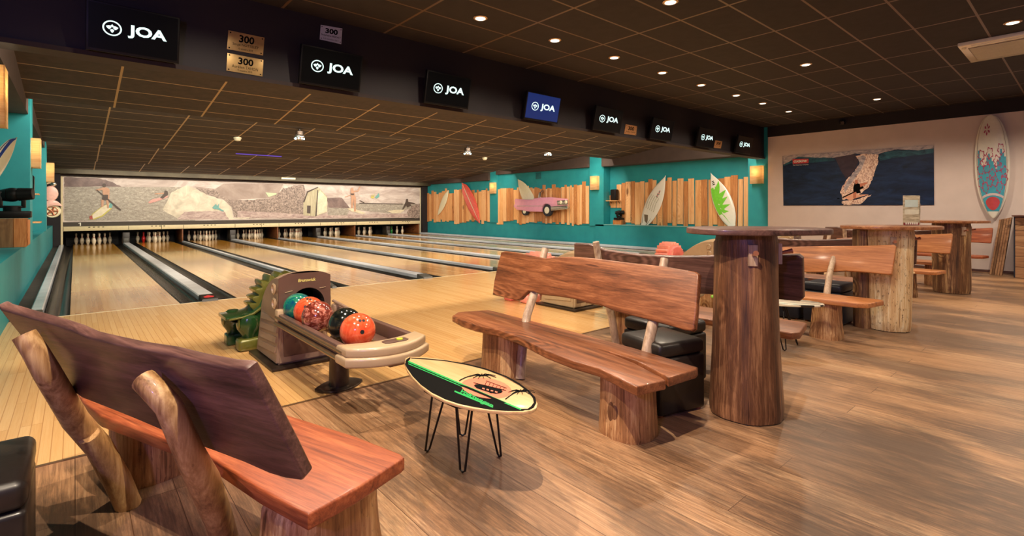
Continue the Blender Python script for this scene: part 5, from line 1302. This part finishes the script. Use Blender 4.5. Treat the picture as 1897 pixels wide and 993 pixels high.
logs1 = [((0.60, 1.62, 0, zs1-0.05, 0.20, 0.115, 0.17, 0.11), dict(seed=8, pw=3.0, rough=0.04, flare=0.16, rot=0.32)),
         ((0.29, 2.84, 0, zs1-0.05, 0.17, 0.13, 0.17, 0.13), dict(seed=9, pw=3.0, rough=0.04, flare=0.05, rot=0.32))]
bench(b1, seat1, zs1, 0.048, back1, bd1, posts1, logs1, (M_bench_or, M_bench_dk, M_post, M_log), [[0.046, 0.046, 0.042, 0.040, 0.036, 0.034, 0.032], [0.042, 0.042, 0.040, 0.042, 0.036, 0.032, 0.031, 0.030]])
m = MB(); m.tube([(0.165, 2.58, 0.0), (0.10, 2.52, 0.22), (0.04, 2.47, 0.36)], [0.045, 0.04, 0.035], 12); m.build('brace', M_post, b1)

# dark backed bench beyond the black cubes, seen from behind, and the light straight backed one
b3 = thing('log_bench', 'dark backed log bench behind the nearest bar table, seen from behind', 'bench', (3.6, 1.3, 0), 0.0, 'log benches')
pA, pB, pC = Vector((3.53, 1.2, 0.60)), Vector((3.53, 3.0, 0.60)), Vector((3.43, 1.2, 0.92))
n3 = (pB-pA).cross(pC-pA).normalized(); n3 = n3 if n3.x > 0 else -n3
bo3 = [(1063, 452), (1091, 453), (1109, 460), (1120, 464), (1149, 468), (1185, 473), (1245, 476), (1282, 476), (1351, 474.5), (1420, 473), (1478, 473), (1486, 479), (1488, 553), (1481, 559), (1420, 553), (1349, 547), (1297, 545), (1200, 530), (1120, 514), (1063, 502)]
back3 = [onP(x, y, pA, n3) for x, y in bo3]
seat3 = [onZ(1452, 597, 0.38), onZ(1494, 601, 0.38), onZ(1499, 604, 0.38), onZ(1496, 610, 0.38), onZ(1484, 616, 0.38)]
seat3 = [(3.63, 1.33), (3.70, 1.30), (4.03, 1.37), (4.05, 1.40), (4.06, 2.0), (4.03, 2.6), (4.0, 3.1), (3.6, 3.1), (3.6, 2.2)]
posts3 = [[(3.66, 2.80, 0.0), (3.60, 2.80, 0.25), (3.50, 2.80, 0.48), (3.44, 2.80, 0.66), (3.38, 2.80, 0.93)], [(3.66, 1.62, 0.0), (3.60, 1.62, 0.25), (3.49, 1.62, 0.5), (3.44, 1.62, 0.66), (3.41, 1.62, 0.80)]]
logs3 = [((3.85, 1.68, 0, 0.33, 0.13, 0.13, 0.12, 0.12), dict(seed=21, pw=2.8, rough=0.04)), ((3.83, 2.78, 0, 0.33, 0.13, 0.13, 0.12, 0.12), dict(seed=22, pw=2.8, rough=0.04))]
bench(b3, seat3, 0.38, 0.048, back3, n3*0.04, posts3, logs3, (M_bench, M_bench_dk, M_post_gr, M_log), [[0.036, 0.034, 0.032, 0.03, 0.028]]*2)
b4 = thing('log_bench', 'light oak log bench with a straight back, left of the cream bar table', 'bench', (5.4, 1.3, 0), 0.0, 'log benches')
pA, pB, pC = Vector((5.80, 1.25, 0.58)), Vector((5.80, 3.1, 0.58)), Vector((5.88, 1.25, 0.88))
n4 = (pB-pA).cross(pC-pA).normalized(); n4 = n4 if n4.x > 0 else -n4
bo4 = [(1380, 462), (1420, 460), (1457, 457), (1540, 455.5), (1600, 455), (1656, 453), (1660, 456), (1657, 480), (1652, 508), (1646, 509), (1610, 505), (1566, 502), (1520, 504), (1487, 504), (1430, 500), (1380, 497)]
back4 = [onP(x, y, pA, n4) for x, y in bo4]
seat4 = [(5.22, 1.38), (5.27, 1.30), (5.55, 1.25), (5.60, 1.28), (5.60, 2.2), (5.58, 3.1), (5.2, 3.1), (5.18, 2.2)]
posts4 = [[(5.50, 1.72, 0.0), (5.54, 1.72, 0.25), (5.64, 1.73, 0.42), (5.73, 1.74, 0.56), (5.86, 1.74, 0.72)], [(5.50, 2.75, 0.0), (5.54, 2.75, 0.25), (5.66, 2.75, 0.42), (5.77, 2.75, 0.56), (5.88, 2.75, 0.80)]]
logs4 = [((5.39, 1.66, 0, 0.33, 0.125, 0.125, 0.115, 0.115), dict(seed=31, pw=2.6, rough=0.05, flare=0.12)), ((5.38, 2.8, 0, 0.33, 0.12, 0.12, 0.115, 0.115), dict(seed=32, pw=2.6, rough=0.04))]
bench(b4, seat4, 0.38, 0.045, back4, n4*0.035, posts4, logs4, (M_bench_lt, M_bench_lt, M_post_gr, M_log), [[0.034, 0.032, 0.03, 0.028, 0.026]]*2)
b5 = copy_tree(b3, (3.12, 0.0, 0), 'dark backed log bench just behind the light oak bench, mostly hidden')
b6 = copy_tree(b4, (3.36, 0.06, 0), 'light orange log bench between the cream and the dark bar tables', swap={'log_brown': M_log_md})
b7 = copy_tree(b3, (6.50, -0.02, 0), 'dark backed log bench behind the cream bar table, second farthest', swap={'bench_oak_lacquered': M_bench_lt})
b8 = copy_tree(b4, (6.80, -0.02, 0), 'farthest log bench by the white wall, right of the dark bar table', swap={'bench_light_lacquered': M_bench_or})

# ---------------------------------------------------------------- bar tables
def bar_table(lab, cx, cy, zt, a0, a1, mat, seed, tl, tr, mtop, lean=0.0, flat=0.36, rot=-0.7, peg=True):
    r = thing('bar_table', lab, 'bar table', (cx, cy, 0), 0, 'tree trunk bar tables')
    m = MB(); m.log(cx, cy, 0.006, zt-0.035, a0, a0, a1, a1, seed=seed, pw=2.15, rough=0.03, flare=0.04, rows=20, seg=48); m.build('trunk', mat, r, smooth=1.0)
    MB().log(cx, cy, 0.0, 0.008, a0*1.0, a0*1.0, a0, a0, seed=seed, pw=2.15, rough=0.03).build('foot_ring', M_iron, r)
    pts = []; n = 36; random.seed(seed)
    R = Vector((CY, -SY, 0)); Fw = Vector((SY, CY, 0))
    for k in range(n):
        a = 2*math.pi*k/n; ru = tr if math.cos(a) > 0 else tl; wob = 1+0.035*math.sin(3*a+seed)+0.02*math.sin(7*a)
        p = Vector((cx, cy, zt-0.035))+R*ru*math.copysign(abs(math.cos(a))**0.85, math.cos(a))*wob+Fw*flat*math.sin(a)*wob; pts.append(p)
    MB().slab(pts, (0, 0, 0.035), 0.008, 3).build('table_top', mtop, r)
    return r
def hook(r, px, py, zc, cx, cy, rad, h=0.12, w=0.05):
    """hook board with a peg on the trunk, facing the given compass direction"""
    d = Vector((math.sin(px), -math.cos(px), 0)); s = Vector((math.cos(px), math.sin(px), 0))
    c = Vector((cx, cy, zc))+d*rad
    pts = [c-s*w/2-Vector((0, 0, h/2)), c+s*w/2-Vector((0, 0, h/2)), c+s*w/2+Vector((0, 0, h/2)), c-s*w/2+Vector((0, 0, h/2))]
    o = MB().slab([p-d*0.02 for p in pts], d*0.036, 0.003).build('hook_plate', M_post_gr if py else M_bench, r)
    MB().tube([c, c+d*0.05+Vector((0, 0, 0.012)), c+d*0.075+Vector((0, 0, 0.018))], [0.009, 0.011, 0.015], 12).build('peg', M_copper, o)
t1 = bar_table('nearest bar table, a thick dark reddish tree trunk with a slab top', 3.02, 1.36, 1.100, 0.195, 0.165, M_log_dk, 3, 0.34, 0.46, M_bench_dk, flat=0.30)
hook(t1, 5.35, 1, 0.95, 3.02, 1.36, 0.172); hook(t1, 0.62, 1, 0.95, 3.02, 1.36, 0.178)
t2 = bar_table('bar table with a cream speckled tree trunk, the menu stand on its top', 6.22, 1.36, 1.045, 0.175, 0.215, M_log_cr, 6, 0.42, 0.49, M_tabletop, flat=0.32)
MB().log(6.13, 1.55, 0.0, 1.0, 0.09, 0.09, 0.09, 0.09, seed=12, rough=0.06, pw=2.0).build('side_stem', M_log_md, t2, smooth=1.0)
hook(t2, 0.72, 1, 0.90, 6.22, 1.36, 0.214); hook(t2, 5.1, 1, 0.88, 6.22, 1.36, 0.212)
t3 = bar_table('farthest bar table, a dark brown tree trunk near the tall surfboard', 9.66, 1.36, 1.045, 0.205, 0.225, M_log_md, 9, 0.42, 0.45, M_tabletop, flat=0.32)
hook(t3, 5.45, 1, 0.90, 9.66, 1.36, 0.226); hook(t3, 0.7, 1, 0.90, 9.66, 1.36, 0.232)
# folding menu stand on the second table
mn = thing('menu_stand', 'pale printed menu stand on the cream bar table', 'menu stand', (6.2, 1.2, 1.046))
A = Vector((6.20, 1.24, 1.0455)); d_r = Vector((CY, -SY, 0)); B = A+d_r*0.165; Cc = B+Vector((0.105, 0.015, 0)); D = A+Vector((0.1, 0.02, 0))
hm = 0.30; up = Vector((0, 0, hm))
def menu_mat():
    k = NT('menu_print'); X, Y, Z = k.xyz(k.coord()); n = k.noise(k.mapping(k.coord(), (8, 8, 50)), 1.5, 4)
    k.base(k.ramp(n, [(0.3, S(150, 136, 108)), (0.55, S(206, 194, 164)), (0.75, S(226, 218, 194))])); return k.fin(0.3)
m = MB(); m.hexa([A, B, Cc, D, A+up, B+up, Cc+up, D+up], 0.001, 1); mo = m.build('menu_card', menu_mat(), mn, smooth=0)
Q = Quad(A, B, B+up, A+up, 0.0015); m = MB()
poly_mb(m, Q, [(0.12, 0.62), (0.9, 0.62), (0.9, 0.86), (0.12, 0.86)], 0); poly_mb(m, Q, [(0.1, 0.38), (0.94, 0.38), (0.94, 0.54), (0.1, 0.54)], 1)
poly_mb(m, Q, [(0.03, 0.02), (0.97, 0.02), (0.97, 0.10), (0.03, 0.10)], 2)
for k in range(6): poly_mb(m, Q, [(0.14+k*0.13, 0.045), (0.23+k*0.13, 0.045), (0.23+k*0.13, 0.12), (0.14+k*0.13, 0.12)], 3, 2)
Q2 = Quad(B, Cc, Cc+up, B+up, 0.0015)
poly_mb(m, Q2, ell(0.5, 0.56, 0.42, 0.22, 20), 4, 1); poly_mb(m, Q2, ell(0.5, 0.56, 0.36, 0.19, 20), 1, 2); poly_mb(m, Q2, ell(0.5, 0.67, 0.2, 0.08, 14), 5, 3); poly_mb(m, Q2, [(0.3, 0.42), (0.7, 0.42), (0.65, 0.58), (0.35, 0.58)], 3, 3)
poly_mb(m, Q2, [(0.1, 0.03), (0.9, 0.03), (0.9, 0.13), (0.1, 0.13)], 2); poly_mb(m, Q2, [(0.25, 0.16), (0.8, 0.16), (0.8, 0.23), (0.25, 0.23)], 0); poly_mb(m, Q2, [(0.1, 0.27), (0.9, 0.27), (0.9, 0.30), (0.1, 0.30)], 5)
m.build('menu_panels', [plain('menu_blue', S(206, 222, 214), 0.3), plain('menu_ivory', S(228, 224, 200), 0.3), plain('menu_maroon', S(130, 50, 52), 0.3), M_wht, plain('menu_green', S(80, 92, 72), 0.3), plain('menu_tan', S(196, 142, 92), 0.3)], mo, smooth=0)

# ---------------------------------------------------------------- cube seats
def pouf(cx, cy, rz, lab, mat, s=0.41, h=0.43):
    r = thing('cube_pouf', lab, 'pouf', (cx, cy, 0), rz, 'black cube poufs'); M4 = Matrix.Translation((cx, cy, 0)) @ Matrix.Rotation(rz, 4, 'Z')
    MB().box(-s/2, s/2, -s/2, s/2, 0.012, h-0.088, 0.018, 3, M=M4).build('cube_body', mat, r)
    MB().box(-s/2-0.002, s/2+0.002, -s/2-0.002, s/2+0.002, h-0.088, h, 0.030, 4, M=M4).build('seat_cushion', mat, r)
    for sx in (-1, 1):
        for sy in (-1, 1): 
            m = MB(); m.lathe([(0.014, 0), (0.016, 0.008), (0.012, 0.016)], tuple(M4 @ Vector((sx*(s/2-0.03), sy*(s/2-0.03), 0))), 10); m.build('glide', M_copper, r)
    return r
pouf(2.755, 1.76, -0.25, 'black leatherette cube pouf beside the middle bench, nearest the bar table', M_leather, 0.36)
pouf(3.20, 2.02, -0.12, 'black cube pouf behind the other one, partly hidden by the nearest bar table', M_leather)
pouf(-0.315, 2.25, 0.0, 'black cube pouf at the bottom left corner behind the foreground bench', M_leather, 0.42, 0.42)
pouf(6.13, 1.87, -0.05, 'dark blue cube pouf under the light oak bench back', M_leather_bl, 0.37)
pouf(6.13, 2.30, 0.05, 'dark blue cube pouf beside the other blue one, farther from the cream table', M_leather_bl, 0.37)

# ---------------------------------------------------------------- surfboard tables
ZT = 0.405
st = thing('surfboard_table', 'small surfboard shaped table with black hairpin legs, sunset and palm design', 'table', (1.42, 2.0, 0), 0, 'surfboard tables')
otl = [(749.5, 672), (751, 664), (757, 661), (775, 661), (802, 663), (830, 667), (856, 673), (880, 679), (905, 687), (928, 696), (948, 706), (965, 716), (980, 727), (991, 738), (996, 747), (994, 755), (986, 760), (970, 763), (940, 763), (905, 760), (875, 756), (850, 750), (825, 742), (800, 730), (780, 715), (764, 699), (754, 685)]
top = [onZ(x, y, ZT) for x, y in otl]
ply = wood('ply_edge', S(176, 120, 70), S(206, 156, 100), S(226, 184, 130), 'X', 0.4)
bdm = wood('board_veneer', S(198, 156, 104), S(216, 178, 126), S(230, 196, 148), 'Y', 0.3, 0.3, knots=0.2)
cen = sum(top, Vector())/len(top)
bo = MB().slab([p-Vector((0, 0, 0.013)) for p in top], (0, 0, 0.013), 0.0025, 2).build('board_top', bdm, st)
def ZT_(pts, k=1): return [onZ(720+a/3.311, 640+b/3.31, ZT+0.0003*k) for a, b in pts]
m = MB()
F = lambda pts, mi, k: m.face(ZT_(pts, k), mi)
blk, grn, cor_ = 0, 1, 2
F([(104, 100), (120, 92), (480, 254), (835, 398), (820, 402), (730, 402), (620, 394), (515, 376), (430, 358), (348, 331), (265, 290), (198, 242), (146, 188), (114, 142), (100, 114)], blk, 1)
F([(128, 90), (135, 74), (130, 72), (108, 86), (102, 100), (110, 100)], blk, 1)
# dark outline along the far edge and the tip
rim = [(135, 74), (240, 80), (360, 92), (480, 112), (600, 142), (720, 186), (800, 230), (860, 275), (900, 318), (906, 352), (890, 382), (862, 396), (820, 396)]
rin = [(140, 80), (240, 86), (360, 98), (480, 120), (600, 150), (716, 194), (794, 238), (850, 282), (884, 322), (890, 350), (874, 372), (852, 388), (812, 389)]
for i in range(len(rim)-1): F([rim[i], rim[i+1], rin[i+1], rin[i]], blk, 2)
def stripe(a, b, w0, mi, k):
    (x0, y0), (x1, y1) = a, b; dx, dy = x1-x0, y1-y0; L = math.hypot(dx, dy); nx, ny = -dy/L*w0, dx/L*w0
    F([(x0+nx, y0+ny), (x1+nx, y1+ny), (x1-nx, y1-ny), (x0-nx, y0-ny)], mi, k)
stripe((120, 98), (812, 392), 4.5, grn, 3); stripe((120, 112), (460, 256), 2.2, grn, 3); stripe((404, 280), (640, 378), 4.5, grn, 3)
F([(440+158*math.cos(a)*1.0+160, 262+0) for a in (0,)]*0 or [(600+155*math.cos(a), 262+62*math.sin(a)+ (155*math.cos(a))*0.12) for a in [i*math.pi/12 for i in range(24)]], cor_, 2)
stripe((430, 226), (740, 360), 9.0, blk, 3) if False else None
F([(440, 238), (480, 250), (720, 350), (700, 352), (640, 330), (430, 243)], blk, 4)
# camper van on the sun, with a roof rack
F([(522, 246), (560, 236), (620, 250), (690, 270), (700, 282), (690, 292), (655, 296), (600, 282), (540, 262)], blk, 5)
for k in range(4): F([(575+k*26, 258+k*7), (590+k*26, 262+k*7), (588+k*26, 270+k*7), (573+k*26, 266+k*7)], cor_, 6)
stripe((520, 228), (720, 276), 2.2, blk, 5); stripe((596, 216), (724, 262), 1.8, blk, 5)
for k in range(6): stripe((600+k*22, 222+k*8), (590+k*22, 246+k*6), 1.6, blk, 5)
for (cx_, cy_) in ((540, 244), (630, 286)): F([(cx_+14*math.cos(a), cy_+7*math.sin(a)) for a in [i*math.pi/5 for i in range(10)]], blk, 6)
# palms
def palm(tx, ty, bx, by):
    for i in range(8):
        t0, t1_ = i/8, (i+1)/8; f = lambda t: (bx+(tx-bx)*t, by+(ty-by)*t-math.sin(t*math.pi)*abs(tx-bx)*0.10)
        stripe(f(t0), f(t1_), 3.4-1.6*t0, blk, 5)
    for a, ln in ((-0.25, 84), (0.10, 86), (0.5, 60), (2.75, 62), (3.2, 78), (3.6, 66), (-0.8, 54), (-1.7, 40), (1.3, 34), (2.2, 44)):
        ex, ey = tx+ln*math.cos(a), ty+ln*0.36*math.sin(a)+8; pm = (tx+(ex-tx)*0.5, ty+(ey-ty)*0.5-8)
        stripe((tx, ty), pm, 3.0, blk, 6); stripe(pm, (ex, ey), 2.0, blk, 6)
palm(574, 184, 432, 216); palm(812, 280, 716, 330)
ds = m.build('painted_design', [M_ink, M_green2, plain('sunset_coral', S(232, 122, 92), 0.4)], bo, smooth=0)
m = MB(); cor4 = ZT_([(432, 294), (628, 388), (648, 360), (452, 268)], 4); Q = Quad(*cor4, off=0.0002)
if Q.n.z < 0: Q.n = -Q.n
text_mb(m, 'Volkswagen', Q, 0, 0.0, 1, 1.0, 0.03, shear=0.35); m.build('green_script', M_green2, ds, smooth=0)
blk_pts = [(210, 272), (400, 392), (600, 398), (520, 330), (330, 250)]
m = MB(); cc = [onZ(720+a/3.311, 640+b/3.31, ZT-0.045) for a, b in [(215, 285), (300, 338), (405, 385), (520, 398), (560, 380), (480, 300), (330, 240)]]
m.slab(cc, (0, 0, 0.026), 0.003); m.build('under_block', M_ink, st)
def hairpin(att, foot, par):
    att = Vector(att); foot = Vector(foot); side = Vector((-(foot-cen).y, (foot-cen).x, 0)).normalized()
    a = att+side*0.055; b = att-side*0.055; f1 = foot+side*0.014+Vector((0, 0, 0.012)); f2 = foot-side*0.014+Vector((0, 0, 0.012)); fm = foot+Vector((0, 0, 0.004))
    MB().tube([a, a.lerp(f1, 0.5), f1, fm, f2, b.lerp(f2, 0.5), b], 0.0055, 8).build('hairpin_leg', M_iron, par)
feet = [onZ(792, 837), onZ(857, 876), onZ(925, 847), onZ(857, 808)]
for f_ in feet:
    at = f_.lerp(cen, 0.38); at.z = ZT-0.03; hairpin(at, f_, st)
# second table: green with black and white stripes
def stripes_mat():
    k = NT('striped_board'); X, Y, Z = k.xyz(k.coord()); n = k.noise(k.coord(), 4, 2)
    w = k.math('FRACT', k.math('ADD', k.math('MULTIPLY', X, 16.0), k.math('MULTIPLY', Y, 10.0)))
    s_ = k.math('GREATER_THAN', w, 0.5); c = k.mix(s_, S(30, 26, 26), S(226, 214, 190)); g_ = k.math('GREATER_THAN', Y, 0.02)
    k.base(k.mix(g_, c, S(120, 180, 50))); return k.fin(0.35, 0, 0.3)
s2 = thing('surfboard_table', 'surfboard shaped table striped black, white and green, right of the nearest trunk', 'table', (4.72, 1.95, 0), 0, 'surfboard tables')
pts = []
for k in range(28):
    a = 2*math.pi*k/28; lx = 0.46*math.cos(a); w_ = 0.20*math.sin(a); dirv = Vector((0.35, -0.94, 0)); sd = Vector((0.94, 0.35, 0)); pts.append(Vector((4.72, 1.95, ZT-0.03))+dirv*lx+sd*w_)
MB().slab(pts, (0, 0, 0.018), 0.004, 2).build('board_top', stripes_mat(), s2)
cen = Vector((4.72, 1.95, 0))
for dx, dy in ((-0.16, 0.25), (0.16, 0.2), (0.14, -0.22), (-0.14, -0.22)):
    hairpin((4.72+dx*0.5, 1.95+dy*0.6, ZT-0.03), (4.72+dx, 1.95+dy, 0), s2)
s3 = copy_tree(s2, (3.35, 0.0, 0), 'surfboard shaped table half hidden behind the light oak bench', swap={'striped_board': bdm}); 

# boards and cabinet at the far right
m = MB()
for k in range(5):
    y_ = 1.24-k*0.036; x_ = 12.80-k*0.02
    o = MB().hexa([(x_, y_, 0.0), (x_+0.14, y_, 0.0), (x_+0.14, y_+0.03, 0.0), (x_, y_+0.03, 0.0), (x_+0.14, y_-0.12, 1.02+0.01*k), (x_+0.28, y_-0.12, 1.02+0.01*k), (x_+0.28, y_-0.09, 1.02+0.01*k), (x_+0.14, y_-0.09, 1.02+0.01*k)], 0.004).build('loose_board', M_hplank if k != 1 else M_crate[1])
    tag(o, ['leftmost of the five loose wooden boards leaning beside the plank cabinet', 'dark loose board, second from the left in the leaning stack', 'middle one of the five loose boards in the leaning stack', 'fourth from the left of the loose boards in the leaning stack', 'loose board nearest the plank cabinet in the leaning stack'][k], 'board', 'loose boards leaning at the white wall')
cb = thing('plank_cabinet', 'cabinet clad in horizontal reclaimed planks at the right edge', 'cabinet', (12.7, 0.6, 0))
m = MB()
m.box(12.56, 13.2, 0.0, 0.93, 0.0, 1.08)
m.build('carcass', plain('cabinet_navy', S(38, 44, 58), 0.5), cb, smooth=0)
m = MB(); z = 0.0; random.seed(2)
for h in (0.19, 0.19, 0.18, 0.18, 0.09, 0.10, 0.14): m.box(12.535, 12.56, 0.0, 0.91, z+0.003, z+h-0.003, 0.004, 1); z += h
fp = m.build('plank_front', M_hplank, cb)
Q = Quad((12.535, 0.90, 0), (12.535, 0.1, 0), (12.535, 0.1, 1.07), (12.535, 0.90, 1.07), 0.002)
if Q.n.x > 0: Q.n = -Q.n
m = MB(); line_mb(m, Q, (0.15, 0.29), (0.25, 0.36), 0.012, 0.75); line_mb(m, Q, (0.25, 0.36), (0.35, 0.29), 0.012, 0.75); line_mb(m, Q, (0.15, 0.29), (0.25, 0.22), 0.012, 0.75); line_mb(m, Q, (0.25, 0.22), (0.35, 0.29), 0.012, 0.75); m.build('burnt_diamond', M_stripe, fp, smooth=0)
MB().box(12.45, 13.22, -0.02, 0.95, 1.08, 1.105, 0.004).build('cabinet_top', M_bench_dk, cb)
# coloured moving-head spots on the mural and the wall above the car
light('SPOT', 'blue_spot_mural', (4.0, 11.8, 2.7), 160, (0.25, 0.3, 1.0), (math.radians(83), 0, math.radians(-20)), spot_size=math.radians(7), spot_blend=0.7, shadow_soft_size=0.03)
light('SPOT', 'blue_spot_wall', (8.4, 11.7, 2.6), 110, (0.12, 0.35, 1.0), (math.radians(76), 0, math.radians(-68)), spot_size=math.radians(22), spot_blend=0.8, shadow_soft_size=0.03)
